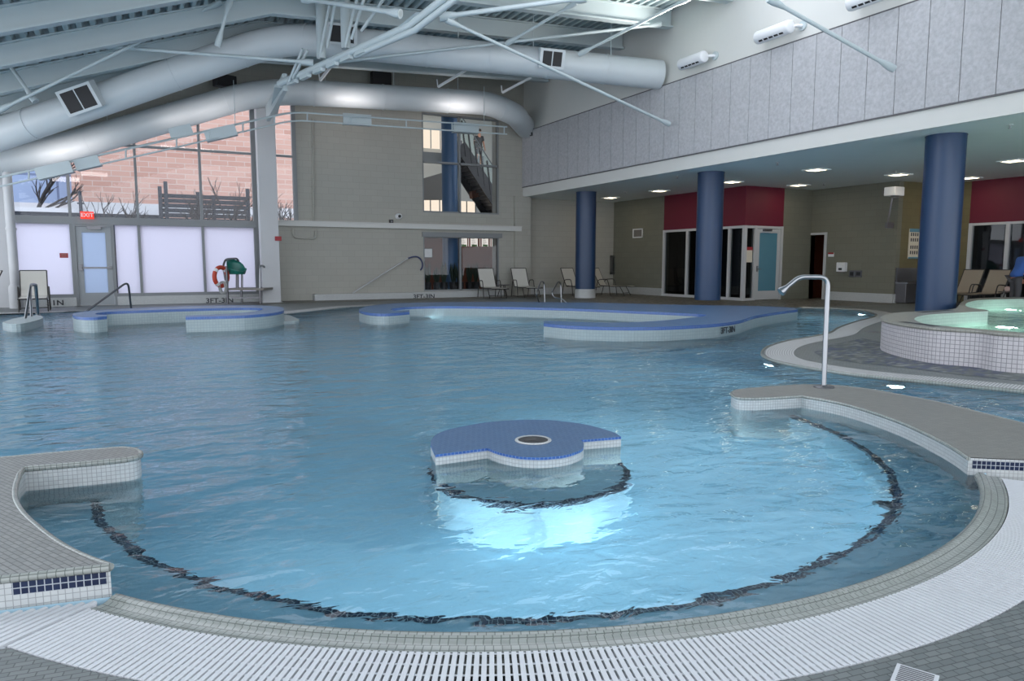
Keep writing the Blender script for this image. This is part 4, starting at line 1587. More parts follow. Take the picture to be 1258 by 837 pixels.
# ------------------------------------------------------------------ ducts
def duct(name, label, path, r, rings, hangers):
    c = path[len(path) // 2]
    t = thing(name, label, 'duct', c)
    fp = fillet(path, 1.1, 8)
    MB().tube(fp, r, 32).build('pipe', M['duct'], t, smooth=True)
    for seg_i, u in rings:
        a, b = path[seg_i], path[seg_i + 1]
        p = a + (b - a) * u
        d = (b - a).normalized()
        MB().tube([p - d * .02, p + d * .02], r + .012, 32).build('joint_ring', M['duct'], t, smooth=True)
    for seg_i, u in hangers:
        a, b = path[seg_i], path[seg_i + 1]
        p = a + (b - a) * u
        MB().tube([p + Vector((0, 0, r * .98)), Vector((p.x, p.y, roofz(p.x) - .01))], .012, 6).build('hanger_rod', M['steel_grey'], t)
    return t


def vent(t, px, py, dep, along, w, h, r):
    c = ad(px, py, dep)
    d = along.normalized()
    n = (C0 - c)
    n = (n - d * n.dot(d)).normalized()
    u = d.cross(n)
    f = MB()
    f.obox(c, d, u, n, w / 2 + .06, h / 2 + .06, .14)
    fo = f.build('vent_frame', M['duct'], t)
    g = MB()
    for s_ in (-1, 1):
        g.obox(c + d * s_ * (w / 4) + n * .141, d, u, n, w / 4 - .015, h / 2, .004)
    go = g.build('vent_grille', M['dark_grille'], t)


d1 = [ad(-60, 186, 17.3), ad(140, 117, 17.0), ad(347, 46, 17.5), ad(447, 55, 17.5), Vector((12.66, 15.75, 0))]
e = ax(811, 92, 12.66)
d1[-1] = e
t = duct('air_duct', 'large upper round air duct running in front of the roof truss', d1, .37, [(0, .5), (1, .35), (1, .75), (2, .3), (3, .2), (3, .4), (3, .6), (3, .8)], [(3, .3), (3, .55), (3, .82)])
vent(t, 100, 121, 16.6, d1[1] - d1[0], .72, .46, .35)
vent(t, 677, 72, 18.1, d1[4] - d1[3], .52, .34, .35)
vent(t, 420, 42, 17.05, d1[4] - d1[3], .6, .36, .35)
d2_ = [ad(-60, 206, 18.4), ad(62, 187, 18.8), ad(325, 111, 20.8), ad(600, 127, 23.4), ad(632, 140, 23.9), ad(646, 158, 24.3)]
d2_[-1] = ax(646, 157, 12.6)
t = duct('air_duct', 'large lower round air duct hugging the window wall and far wall', d2_, .37, [(0, .5), (1, .15), (1, .35), (1, .55), (1, .8), (2, .2), (2, .5), (2, .8), (3, .5)], [(1, .25), (2, .25), (2, .55), (2, .85)])
# struts and rods of the roof truss
def rod(mb, a, b, r):
    mb.tube([a, b], r, 10)


tr0 = ad(343, 103, 17.6)
tr1 = ad(504, 31, 14.6)
tr2 = ad(548, -4, 13.8)
tr3 = ad(600, -60, 12.8)
t = thing('roof_truss', 'pale blue double tube roof truss sweeping up from the white column', 'truss', tr0)
mb = MB()
mb.tube([tr0, tr1, tr2, tr3], .075, 14)
mb.build('chord', M['steel_grey'], t, smooth=True)
off = Vector((0, 0, -.16))
mb = MB()
mb.tube([ad(437, 68, 15.8), ad(510, 37, 14.5), ad(562, -3, 13.7), ad(615, -60, 12.6)], .065, 14)
mb.build('chord', M['steel_grey'], t, smooth=True)
for k in range(6):
    u = .12 + k * .11
    p = tr0 + (tr1 - tr0) * u
    mb = MB()
    mb.obox(p - Vector((0, 0, .1)), tr1 - tr0, Vector((1, 0, 0)), (0, 0, 1), .16, .05, .045)
    mb.build('batten_plate', M['steel_grey'], t)
mb = MB()
mb.obox(ad(505, 26, 14.55), tr2 - tr1, RT, FW, .28, .06, .09)
mb.build('knee_plate', M['steel_grey'], t)
for px, py, dep, r in ((395, 72, 16.55, .105), (425, 60, 16.05, .105)):
    p = ad(px, py, dep)
    mb = MB()
    mb.tube([p, Vector((p.x, p.y, roofz(p.x)))], r, 14)
    mb.build('post', M['steel_grey'], t, smooth=True)
for a, b in (((392, 72), (408, -8)), ((402, 58), (414, -8)), ((424, 58), (440, -8)), ((432, 48), (449, -8)), ((444, 38), (476, -8)), ((355, 100), (372, 60)), ((360, 96), (378, 62))):
    dep = 16.5 - (a[0] - 392) * .018
    mb = MB()
    p, q = ad(*a, dep), ad(*b, dep - .6)
    rod(mb, p, q, .035)
    mb.build('diagonal', M['steel_grey'], t, smooth=True)
# tie rods with forked ends
def tie(label, a, b, r=.035, fork=True):
    pa, pb = ad(*a), ad(*b)
    for p in (pa, pb):
        pass
    t = thing('tie_rod', label, 'tie rod', (pa + pb) / 2, 0, 'roof tie rods')
    mb = MB()
    rod(mb, pa, pb, r)
    mb.build('rod', M['steel_grey'], t, smooth=True)
    d = (pb - pa).normalized()
    for p, s_ in ((pa, 1), (pb, -1)):
        mb = MB()
        mb.tube([p, p + d * s_ * .12, p + d * s_ * .34], [r * 1.9, r * 2.0, r * 1.1], 10)
        mb.build('clevis', M['steel_grey'], t, smooth=True)


tie('tie rod crossing before the upper duct from the top left corner to the truss', (18, 48, 15.5), (385, 77, 16.6), .04)
tie('tie rod entering the truss knee from the upper left edge', (372, -2, 15.4), (492, 17, 14.5), .05)
tie('tie rod leaving the truss knee up to the right', (540, 21, 14.4), (720, -3, 14.4), .05)
tie('long tie rod running from the truss to the beam end at the right wall', (400, 78, 16.6), (812, 30, 18.3), .036)
tie('tie rod falling from the truss knee to the acoustic panels', (548, 24, 14.4), (822, 152.5, 18.55), .036)
tie('short tie rod slanting under the metal deck beside the truss knee', (622, 54, 17.2), (708, 3, 16.2), .034)
tie('tie rod rising to the ceiling left of the white wall lights', (711, 67, 18.0), (848, -3, 16.5), .036)
tie('tie rod reaching the acoustic panels right of the long wall light', (944, -2, 12.2), (1098, 84.5, 13.0), .036)
tie('tie rod rising from the left end of the upper duct to the roof', (-4, 137, 15.2), (272, 2, 15.5), .036)
tie('short tie rod hanging from the top left node', (-4, 58, 15.4), (44, 125, 15.5), .04)
tie('steep short tie rod above the middle of the sloped upper duct', (283, -2, 15.2), (267, 57, 15.4), .036)
tie('thick tie rod cutting the top left corner of the view', (-4, 15, 14.6), (28, -3, 14.6), .06)

# ------------------------------------------------------------------ light track under the lower duct
tk = thing('light_track', 'long double rail light track bending under the lower duct', 'light track', ad(360, 142, 20.3))
up = [ad(-40, 227, 17.2), ad(200, 173.6, 18.4), ad(360, 137.5, 19.6), ad(623, 156, 22.0)]
lo_ = [ad(-40, 238, 17.2), ad(200, 185, 18.4), ad(360, 147.5, 19.6), ad(623, 165, 22.0)]
back = Vector((0, .25, .05))
for nm, P in (('upper_rail', up), ('lower_rail', lo_), ('rear_rail', [p + back for p in up])):
    MB().tube(fillet(P, .4, 5), .022, 8).build(nm, M['steel_grey'], tk, smooth=True)
for seg_i, us in ((0, (.3, .55, .8)), (1, (.1, .35, .6, .85)), (2, (.06, .25, .5, .72, .985))):
    for u in us:
        a = up[seg_i] + (up[seg_i + 1] - up[seg_i]) * u
        b = lo_[seg_i] + (lo_[seg_i + 1] - lo_[seg_i]) * u
        MB().tube([a + back, a, b], .02, 6).build('spacer', M['steel_grey'], tk, smooth=True)
for seg_i, u in ((1, .55), (2, .9)):
    a = up[seg_i] + (up[seg_i + 1] - up[seg_i]) * u
    MB().tube([a + back, Vector((a.x, a.y + .25, a.z + 1.2))], .01, 6).build('hanger_rod', M['steel_grey'], tk)
UPL = [((66, 209), 17.6, 1, 'uplight farthest left on the light track'), ((107, 200), 17.9, 0, 'second uplight from the left on the light track'), ((222, 161), 18.6, 0, 'third uplight from the left on the light track'),
       ((271, 163), 18.9, 1, 'uplight on the light track just left of the white column'), ((439, 146.5), 20.4, 1, 'uplight hanging before the plain block wall'), ((573, 157), 21.7, 1, 'uplight hanging before the upper far window')]
for (px, py), dep, full, lab in UPL:
    p = ad(px, py, dep)
    t = thing('uplight', lab, 'uplight', p, 0, 'uplights along the track')
    d = ((up[1] - up[0]) if px < 360 else (up[3] - up[2])).normalized()
    n = Vector((-d.y, d.x, 0)).normalized()
    if n.y > 0:
        n = -n
    u = n.cross(d)
    if u.z < 0:
        u = -u
    w_, h_ = (.40, .145) if full else (.28, .13)
    MB().obox(p, d, u, n, w_, h_, .015).obox(p - n * .12 - u * h_ * .9, d, u, n, w_, .012, .12).build('shield', M['steel_grey'], t)
    MB().obox(p - n * .2, d, u, n, w_ * .85, h_ * .7, .05).build('lamp_body', M['white'], t)
    if full or px == 107:
        pass
def uplamp(px, py, dep, tpx, tpy, tdep, e):
    a_, b_ = ad(px, py, dep), ad(tpx, tpy, tdep)
    area('uplight_lamp', a_ + Vector((0, .12, .1)), b_ - a_, .7, .16, e, (1, .9, .88), spread=R(150))


uplamp(66, 207, 17.95, 62, 187, 18.8, 4.5)
uplamp(107, 199, 18.2, 112, 174, 19.0, 3)
uplamp(222, 159, 18.95, 224, 139, 20.0, 2.5)
uplamp(271, 161, 19.25, 296, 113, 20.6, 5)
uplamp(439, 144.5, 20.75, 432, 121, 21.7, 8.5)
uplamp(573, 155, 22.05, 565, 128, 22.9, 10)
# slim bracket arms above the duct
for i, (a, b) in enumerate((((393, 99), (408, 80)), ((538, 107), (573, 86)), ((617, 114), (653, 95)))):
    pa, pb = ad(*a, 20.8 + i), ad(*b, 20.6 + i)
    t = thing('bracket_arm', ['white bracket arm above the lower duct beside the truss', 'white bracket arm above the middle of the lower duct', 'white bracket arm above the lower duct nearest the right wall'][i], 'bracket', pa, 0, 'bracket arms above the lower duct')
    MB().bar(pa, pb, .05, .07).build('arm', M['white'], t)
    MB().tube([pa, pa + Vector((-.03, 0, .22))], .02, 8).build('hook', M['white'], t)
# speakers
def speaker(px, py, dep, label, w_, h_, rz=0.0):
    p = ad(px, py, dep)
    t = thing('loudspeaker', label, 'loudspeaker', p, rz)
    dx, dy = Vector((math.cos(rz), math.sin(rz), 0)), Vector((-math.sin(rz), math.cos(rz), 0))
    MB().obox(p, dx, dy, (0, 0, 1), w_, .14, h_).build('cabinet', M['black'], t, bevel=.015)
    MB().obox(p - dy * .142, dx, dy, (0, 0, 1), w_ * .9, .004, h_ * .88).build('front_grille', M['dark_grille'], t)
    MB().bar(p + Vector((0, .14, 0)), p + Vector((0, .34, .1)), .05, .05).build('wall_bracket', M['dark_steel'], t)
    return t


speaker(468, 97, 22.75, 'black loudspeaker on the far wall above the lower duct', .31, .2)
speaker(276, 100, 20.6, 'black loudspeaker hanging between the two sloped ducts', .3, .17, R(20))

# ------------------------------------------------------------------ wall lights, sensors, pipes
for i, (a, b) in enumerate((((836, 79), (866, 70)), ((930, 46), (972, 33)), ((1043, 4.5), (1098, -13)))):
    x = XW - .26
    pa, pb = ax(*a, x), ax(*b, x)
    t = thing('wall_light', ['white cylinder wall light nearest the end of the upper duct', 'middle white cylinder wall light above the acoustic panels', 'white cylinder wall light cut by the top edge of the view'][i], 'wall light', (pa + pb) / 2, 0, 'cylinder wall lights')
    zc = (pa.z + pb.z) / 2
    ya, yb = max(pa.y, pb.y), min(pa.y, pb.y)
    A, B = Vector((x, ya, zc)), Vector((x, yb, zc))
    dd = (B - A).normalized()
    MB().tube([A, A + dd * .015, A + dd * .05, B - dd * .05, B - dd * .015, B], [.11, .13, .14, .14, .13, .11], 24).build('shade', M['white'], t, smooth=True)
    area('wall_light_glow', (x - .2, (ya + yb) / 2, zc + .2), (-1.2, 0, 1), .8, .2, 70, (1, .95, .88), spread=R(120))
    sl = MB()
    L_ = (B - A).length
    for k in range(5):
        q = A + dd * (L_ * (.2 + .15 * k)) + Vector((-.085, 0, -.112))
        sl.obox(q, dd, (-.8, 0, .6), (.6, 0, .8), .05, .02, .004)
    sl.build('louvre_slots', M['dark_grille'], t)
    MB().tube([B - dd * .1 + Vector((.05, 0, 0)), B - dd * .0 + Vector((.12, -.02, .02)), Vector((XW + .02, yb - .06, zc + .03))], .035, 10).build('bracket', M['white'], t, smooth=True)
    MB().tube([(XW - .01, yb - .06, zc + .03), (XW + .028, yb - .06, zc + .03)], .1, 20).build('wall_plate', M['steel_grey'], t, smooth=True)
p = ax(653.5, 165, XW - .03)
t = thing('panel_sensor', 'tiny black sensor box at the far end of the acoustic panels', 'sensor', p)
MB().box((p.x - .06, p.y - .06, p.z - .06), (p.x, p.y + .06, p.z + .06)).build('housing', M['black'], t, bevel=.01)
MB().tube([(p.x - .07, p.y, p.z), (p.x - .058, p.y, p.z)], .03, 12).build('lens', M['white'], t)
p = ay(489, 266, FY)
t = thing('mounted_camera', 'small white dome camera on the far wall above the beam', 'security camera', p)
MB().tube([(p.x, FY, p.z), (p.x, FY - .12, p.z), (p.x, FY - .17, p.z)], [.1, .1, .07], 16).build('housing', M['white'], t, smooth=True)
MB().tube([(p.x, FY - .165, p.z - .01), (p.x, FY - .2, p.z - .02)], [.06, .02], 14).build('lens', M['black'], t, smooth=True)
p = ay(480, 273, FY)
t = thing('wall_box', 'small black box sitting on the far wall beam', 'sensor', (p.x, FY, p.z))
MB().box((p.x - .06, FY - .1, bmz + .085), (p.x + .06, FY - .0, bmz + .2)).build('housing', M['black'], t)
MB().tube([(p.x, FY - .1, bmz + .14), (p.x, FY - .11, bmz + .14)], .03, 10).build('lens', M['dark_steel'], t)
t = thing('wall_conduit', 'thin grey conduit pipe running up the far wall', 'pipe', ay(385, 270, FY))
pts = [ay(385, 275, FY), ay(384, 146, FY)]
MB().tube([(q.x, FY - .03, q.z) for q in pts], .03, 10).build('pipe', M['wall_taupe'], t, smooth=True)
for py in (180, 230):
    q = ay(384.5, py, FY)
    MB().box((q.x - .06, FY - .065, q.z - .02), (q.x + .06, FY - .001, q.z + .02)).build('pipe_clip', M['wall_taupe'], t)
t = thing('wall_conduit', 'short grey looped pipe under the far wall beam beside the white column', 'pipe', ay(373, 290, FY))
pts = [ay(359, 281, FY), ay(360, 292, FY), ay(387, 294, FY), ay(387, 284, FY)]
MB().tube(fillet([(q.x, FY - .08, q.z) for q in pts], .12), .03, 10).build('pipe', M['wall_taupe'], t, smooth=True)
# rescue hook on the far wall
t = thing('rescue_hook', 'long pole rescue hook with blue crook leaning along the far wall', 'rescue hook', ay(470, 340, FY))
pa, pb = ay(432, 361, FY - .2), ay(503, 317.5, FY - .2)
MB().tube([(pa.x, FY - .34, max(.22, pa.z)), (pb.x, FY - .05, pb.z)], .022, 10).build('pole', M['alu_light'], t, smooth=True)
hk = [(pb.x, FY - .05, pb.z)] + [tuple(ay(a, b, FY - .05)) for a, b in ((508, 315.5), (513, 315.8), (517, 319), (519, 324), (518.5, 329), (516.5, 332))]
MB().tube([(v.x, v.y, v.z) for v in smooth_path(hk, 4)], .025, 10).build('crook', paint('hook_blue', srgb(52, 62, 104), .5), t, smooth=True)

# ------------------------------------------------------------------ canopy ceiling lights
M['lens'] = emit('downlight_lens', (1, .82, .56), 9)
DL = [((750, 242.5), 'recessed ceiling light closest to the far end of the canopy'), ((810, 234), 'recessed ceiling light between the first and second blue columns'), ((899, 223), 'recessed ceiling light peeking past the top of the middle blue column'),
      ((1003, 208), 'recessed ceiling light halfway between the middle and right blue columns, nearer the edge'), ((981, 227), 'recessed ceiling light in front of the maroon corner'), ((1104, 214), 'recessed ceiling light just left of the large right blue column'),
      ((1191, 218), 'recessed ceiling light just right of the large right blue column'), ((1245, 197), 'recessed ceiling light nearest the right edge of the view')]
for (px, py), lab in DL:
    p = az(px, py, SZ)
    t = thing('ceiling_light', lab, 'ceiling light', (p.x, p.y, SZ), 0, 'recessed canopy lights')
    tr_ = MB()
    for a, b in (((-.25, -.25), (.25, -.19)), ((-.25, .19), (.25, .25)), ((-.25, -.19), (-.19, .19)), ((.19, -.19), (.25, .19))):
        tr_.box((p.x + a[0], p.y + a[1], SZ - .03), (p.x + b[0], p.y + b[1], SZ - .001))
    tr_.build('trim_frame', M['soffit'], t)
    MB().box((p.x - .19, p.y - .19, SZ - .018), (p.x + .19, p.y + .19, SZ - .008)).build('lens', M['lens'], t)
    MB().box((p.x - .19, p.y - .012, SZ - .028), (p.x + .19, p.y + .012, SZ - .019)).build('lens_bar', M['soffit'], t)
    area('downlight', (p.x, p.y, SZ - .04), (0, 0, -1), .3, .3, 4, (1, .86, .66))
for i, (px, py) in enumerate(((955, 199.5), (768, 235), (832, 216), (1012, 225), (1241, 153), (1100, 210))):
    p = az(px, py, SZ)
    t = thing('ceiling_sprinkler', ['sprinkler head under the canopy, middle of the ceiling', 'sprinkler head by the first blue column', 'sprinkler head near the canopy edge between columns', 'sprinkler head by the maroon corner', 'sprinkler head near the right edge of the view', 'sprinkler head left of the large right column'][i], 'sprinkler', (p.x, p.y, SZ), 0, 'canopy sprinklers')
    MB().lathe([(.05, -.012), (.05, 0)], (p.x, p.y, SZ), 14).build('escutcheon', M['white'], t)
    MB().lathe([(.0, -.07), (.03, -.068), (.03, -.062), (.012, -.058), (.012, -.012)], (p.x, p.y, SZ), 12).build('nozzle', M['chrome'], t)

# ------------------------------------------------------------------ small things on the alcove walls
def plate_x(name, label, cat, x, p0, p1, mats, th=.03):
    a, b = ax(*p0, x), ax(*p1, x)
    ya, yb, za, zb = min(a.y, b.y), max(a.y, b.y), min(a.z, b.z), max(a.z, b.z)
    t = thing(name, label, cat, (x, (ya + yb) / 2, (za + zb) / 2))
    return t, ya, yb, za, zb


t, ya, yb, za, zb = plate_x('air_vent', 'white framed air vent on the olive side wall under the canopy', 'vent', AX1, (778, 281.5), (790, 292), None)
f = MB()
f.box((AX1 - .03, ya, za), (AX1, yb, za + .04)).box((AX1 - .03, ya, zb - .04), (AX1, yb, zb)).box((AX1 - .03, ya, za), (AX1, ya + .05, zb)).box((AX1 - .03, yb - .05, za), (AX1, yb, zb))
f.build('vent_frame', M['white'], t)
g_ = MB().box((AX1 - .01, ya, za), (AX1 - .001, yb, zb))
k = za + .06
while k < zb - .05:
    g_.box((AX1 - .02, ya + .05, k), (AX1 - .009, yb - .05, k + .012))
    k += .03
g_.build('louvres', M['stone'], t)
AY = 23.75
a, b = ay(749.5, 314, AY), ay(761, 337, AY)
t = thing('extinguisher_cabinet', 'steel fire extinguisher cabinet on the far canopy wall', 'fire cabinet', ((a.x + b.x) / 2, AY, b.z))
f = MB()
f.box((a.x, AY - .1, b.z), (b.x, AY, b.z + .07)).box((a.x, AY - .1, a.z - .07), (b.x, AY, a.z)).box((a.x, AY - .1, b.z), (a.x + .07, AY, a.z)).box((b.x - .07, AY - .1, b.z), (b.x, AY, a.z)).box((a.x, AY - .02, b.z), (b.x, AY - .001, a.z))
f.build('cabinet_frame', M['chrome'], t)
MB().tube([((a.x + b.x) / 2, AY - .06, b.z + .1), ((a.x + b.x) / 2, AY - .06, b.z + .4), ((a.x + b.x) / 2, AY - .06, b.z + .46)], [.055, .055, .02], 14).build('extinguisher', M['red'], t, smooth=True)
MB().box((a.x + .06, AY - .098, b.z + .06), (b.x - .06, AY - .094, a.z - .06)).build('door_glass', M['glass'], t)
a, b = ay(759.5, 289, AY), ay(763, 302, AY)
t = thing('fire_alarm', 'narrow white and red fire alarm strobe on the far canopy wall', 'fire alarm', (a.x, AY, b.z))
MB().box((a.x, AY - .05, b.z), (b.x, AY, a.z)).build('housing', M['white'], t)
MB().box((a.x + .015, AY - .056, b.z + .1), (b.x - .015, AY - .049, b.z + .2)).build('strobe', M['red'], t)
t, ya, yb, za, zb = plate_x('room_sign', 'small white and red sign right of the brown doorway', 'sign', X2, (1018, 310.5), (1024.5, 315.5), None)
MB().box((X2 - .02, ya, za), (X2, yb, zb)).build('plate', M['white'], t)
MB().box((X2 - .024, ya, zb - .05), (X2 - .019, yb, zb)).build('red_strip', M['red'], t)
t, ya, yb, za, zb = plate_x('soap_dispenser', 'white wall dispenser right of the brown doorway', 'dispenser', X2, (1031, 322.5), (1041, 334), None)
MB().box((X2 - .14, ya, za), (X2, yb, zb)).build('housing', M['white'], t, bevel=.02)
MB().box((X2 - .145, ya + .1, za + .05), (X2 - .138, yb - .09, za + .12)).build('window', M['ink'], t)
MB().box((X2 - .12, ya + .06, za - .03), (X2 - .03, yb - .06, za)).build('spout', M['stone'], t)
for i, (p0, p1) in enumerate((((1043.8, 332.3), (1050.4, 340.8)), ((1051.6, 332.3), (1058.8, 340.8)))):
    t, ya, yb, za, zb = plate_x('wall_plate', ['dark square wall plate next to the white dispenser', 'dark square wall plate farther from the white dispenser'][i], 'wall plate', X2, p0, p1, None)
    MB().box((X2 - .03, ya, za), (X2, yb, zb)).build('plate', M['dark_steel'], t, bevel=.008)
    MB().box((X2 - .034, ya + .04, za + .05), (X2 - .029, yb - .04, zb - .05)).build('recess', M['black'], t)
NY = Y3 - .003
c = ay(1100, 236, NY - .35)
t = thing('mounted_projector', 'white projector box on a bracket at the corner under the canopy', 'projector', c)
MB().box((c.x - .3, NY - .55, c.z - .12), (c.x + .12, NY - .2, c.z + .13)).build('housing', M['white'], t, bevel=.02)
MB().lathe([(.1, -.17), (.12, -.12)], (c.x - .05, NY - .38, c.z), 18).build('lens_base', M['stone'], t, smooth=True)
MB().box((c.x - .1, NY - .25, c.z - .03), (c.x + .0, NY, c.z + .05)).build('bracket', M['stone'], t)
cb = [Vector((c.x + .1, NY - .3, c.z + .06)), Vector((c.x + .28, NY - .1, c.z)), Vector((c.x + .26, NY - .03, c.z - .5)), Vector((c.x + .2, NY - .03, c.z - .85))]
MB().tube(smooth_path(cb, 6), .025, 8).build('cable', M['dark_steel'], t, smooth=True)
MB().box((c.x + .12, NY - .08, c.z - 1.0), (c.x + .4, NY, c.z - .84)).build('junction_box', M['dark_steel'], t)
a, b = ay(1117, 281, NY), ay(1133, 318, NY)
t = thing('rules_sign', 'pale notice board with blue header partly hidden by the large right column', 'poster', (a.x, NY, b.z))
MB().box((a.x, NY - .02, b.z), (b.x, NY, a.z)).build('board', M['paper'], t)
MB().box((a.x, NY - .024, a.z - .1), (b.x, NY - .019, a.z)).box((a.x, NY - .024, b.z), (b.x, NY - .019, b.z + .05)).build('blue_strips', M['blue_film'], t)
tx = MB()
for r_ in range(4):
    for k in range(4):
        zz = a.z - .22 - r_ * .16 - (.06 if r_ > 1 else 0)
        tx.box((a.x + .07 + k * .1, NY - .024, zz), (a.x + .07 + k * .1 + .05, NY - .019, zz + .1))
tx.build('pictograms', M['ink'], t)
a, b = ay(1108.5, 329.5, NY - .2), ay(1128, 372, NY - .2)
t = thing('drinking_fountain', 'dark steel drinking fountain cabinet left of the large right column', 'drinking fountain', (a.x, NY, 0))
MB().box((a.x, NY - .35, .02), (b.x + .2, NY, a.z - .42)).build('cabinet', M['dark_steel'], t, bevel=.01)
MB().box((a.x, NY - .06, a.z - .42), (b.x + .2, NY, a.z)).build('back_panel', M['dark_steel'], t)
MB().box((a.x - .01, NY - .4, a.z - .46), (b.x + .2, NY, a.z - .41)).build('basin_rim', M['chrome'], t)
MB().tube([(b.x - .1, NY - .3, a.z - .42), (b.x - .1, NY - .3, a.z - .34), (b.x - .05, NY - .26, a.z - .32)], .015, 8).build('spout', M['chrome'], t)
a = ay(1178.5, 311, NY)
t = thing('television', 'dark television edge showing just right of the large right column', 'television', (a.x - .3, NY - .1, a.z))
MB().box((a.x - .75, NY - .1, a.z - .45), (a.x + .02, NY - .04, a.z + .42)).build('screen', M['black'], t, bevel=.01)
MB().box((a.x - .5, NY - .04, a.z - .1), (a.x - .2, NY - .0, a.z + .1)).build('wall_mount', M['dark_steel'], t)

# ------------------------------------------------------------------ sun loungers
def make_lounger(sling, label, group):
    t = thing('sun_lounger', label, 'sun lounger', (0, 0, 0), 0, group)
    bk = MB()
    W2 = .29
    prof = [(0.0, .36), (.10, .52), (.22, .76), (.33, 1.0)]
    for k in range(3):
        (y0, z0), (y1, z1) = prof[k], prof[k + 1]
        bk.obox((0, (y0 + y1) / 2, (z0 + z1) / 2), (1, 0, 0), (0, y1 - y0, z1 - z0), (0, -(z1 - z0), y1 - y0), W2 - .012, math.hypot(y1 - y0, z1 - z0) / 2 + .004, .008)
    bk.build('backrest', sling, t)
    st_ = MB()
    prof2 = [(.02, .36), (-.5, .335), (-1.05, .345), (-1.2, .33)]
    for k in range(3):
        (y0, z0), (y1, z1) = prof2[k], prof2[k + 1]
        st_.obox((0, (y0 + y1) / 2, (z0 + z1) / 2), (1, 0, 0), (0, y1 - y0, z1 - z0), (0, -(z1 - z0), y1 - y0), W2 - .012, math.hypot(y1 - y0, z1 - z0) / 2 + .004, .008)
    st_.build('seat', sling, t)
    f = MB()
    for s in (-1, 1):
        x = s * W2
        f.tube([(x, p[0], p[1]) for p in reversed(prof)] + [(x, p[0], p[1]) for p in prof2[1:]], .016, 8)
    f.tube([(-W2, .33, 1.0), (W2, .33, 1.0)], .016, 8).tube([(-W2, -1.2, .33), (W2, -1.2, .33)], .016, 8)
    f.tube([(-W2, -.05, .34), (W2, -.05, .34)], .014, 8)
    f.build('frame', M['bronze'], t, smooth=True)
    for s in (-1, 1):
        x = s * (W2 + .035)
        MB().tube(fillet([(x, .2, .0), (x, .12, .34), (x, .06, .58), (x, -.3, .6), (x, -.38, .34), (x, -.42, 0)], .09, 5), .015, 8).build('armrest_leg', M['bronze'], t, smooth=True)
        MB().tube(fillet([(s * W2, -.78, .335), (s * (W2 + .01), -.86, .22), (s * (W2 + .01), -.98, 0)], .05, 4), .014, 8).build('leg', M['bronze'], t, smooth=True)
    MB().tube([(-W2, -.92, .1), (W2, -.92, .1)], .011, 8).build('stretcher', M['bronze'], t)
    return t


proto = make_lounger(M['sling'], 'pale sling sun lounger on the left in front of the cafe window', 'pale sun loungers along the far wall')
def floor_at(px, py, dep=None):
    p = az(px, py, 0)
    return p


LOC = [((600, 366), R(-6), 22.6, 'pale sling sun lounger on the left in front of the cafe window'), ((641, 366), R(-6), 22.75, 'pale sling sun lounger against the pilaster at the corner'),
       ((703, 364), R(8), 22.6, 'pale sling sun lounger half hidden by the first blue column'), ((741, 364), R(32), 22.3, 'pale sling sun lounger right of the first blue column')]
for i, ((px, py), rz, yv, lab) in enumerate(LOC):
    o = proto if i == 0 else copy_tree(proto)
    rr = ray(px, 350)
    relabel(o, lab, (yv * rr.x / rr.y, yv, 0), rz)
o = copy_tree(proto)
rr = ray(42, 360)
relabel(o, 'pale sling sun lounger facing the pool left of the exit door', (21.9 * rr.x / rr.y, 21.9, 0), R(4))
o = copy_tree(proto)
rr = ray(-16, 360)
relabel(o, 'pale sling sun lounger cut off by the left edge of the view', (21.9 * rr.x / rr.y, 21.9, 0), R(-80))
p2 = make_lounger(M['sling_tan'], 'tan sling lounger just right of the large blue column', 'tan loungers before the spa window')
for i, (px, lab) in enumerate(((1187, 'tan sling lounger just right of the large blue column'), (1219, 'tan sling lounger beside the person in the blue shirt'))):
    o = p2 if i == 0 else copy_tree(p2)
    rr = ray(px, 350)
    xx = 21.2
    relabel(o, lab, (xx, xx * rr.y / rr.x, 0), R(-92))
# side tables
def side_table(px, dep_y, label, x=None, m=None):
    rr = ray(px, 350)
    if x is None:
        c = Vector((dep_y * rr.x / rr.y, dep_y, 0))
    else:
        c = Vector((x, x * rr.y / rr.x, 0))
    t = thing('side_table', label, 'side table', c)
    MB().lathe([(0, .40), (.24, .40), (.25, .415), (.24, .43), (0, .43)], c, 24).build('table_top', M['dark_steel'], t, smooth=True)
    for k in range(3):
        a = k * 2 * PI / 3 + .3
        MB().tube([c + Vector((.08 * math.cos(a), .08 * math.sin(a), .4)), c + Vector((.2 * math.cos(a), .2 * math.sin(a), 0))], .014, 8).build('leg', M['bronze'], t, smooth=True)
    return c


side_table(618, 22.9, 'small dark round side table between the two loungers by the cafe window')
c = side_table(1240, None, 'small dark round side table by the person in the blue shirt', 20.9)
t = thing('rolled_towel', 'pale rolled towel on the small table beside the person', 'towel', c + Vector((0, 0, .43)))
MB().tube([c + Vector((-.12, .0, .5)), c + Vector((-.1, 0, .5)), c + Vector((.1, 0, .5)), c + Vector((.12, 0, .5))], [.04, .07, .07, .04], 16).build('towel', paint('pink_towel', srgb(206, 180, 172), .9), t, smooth=True)

# ------------------------------------------------------------------ hand rails
def rail(label, pts, r=.022, mat='chrome', flanges=(), name='handrail'):
    P = [ad(px, py, dp) for px, py, dp in pts]
    t = thing(name, label, 'handrail', P[0])
    MB().tube(fillet(P, .16, 6), r, 12).build('tube', M[mat], t, smooth=True)
    for k in flanges:
        q = P[k]
        MB().lathe([(.055, .0), (.055, .012), (.03, .03)], q, 18).build('flange', M[mat], t, smooth=True)
    return t


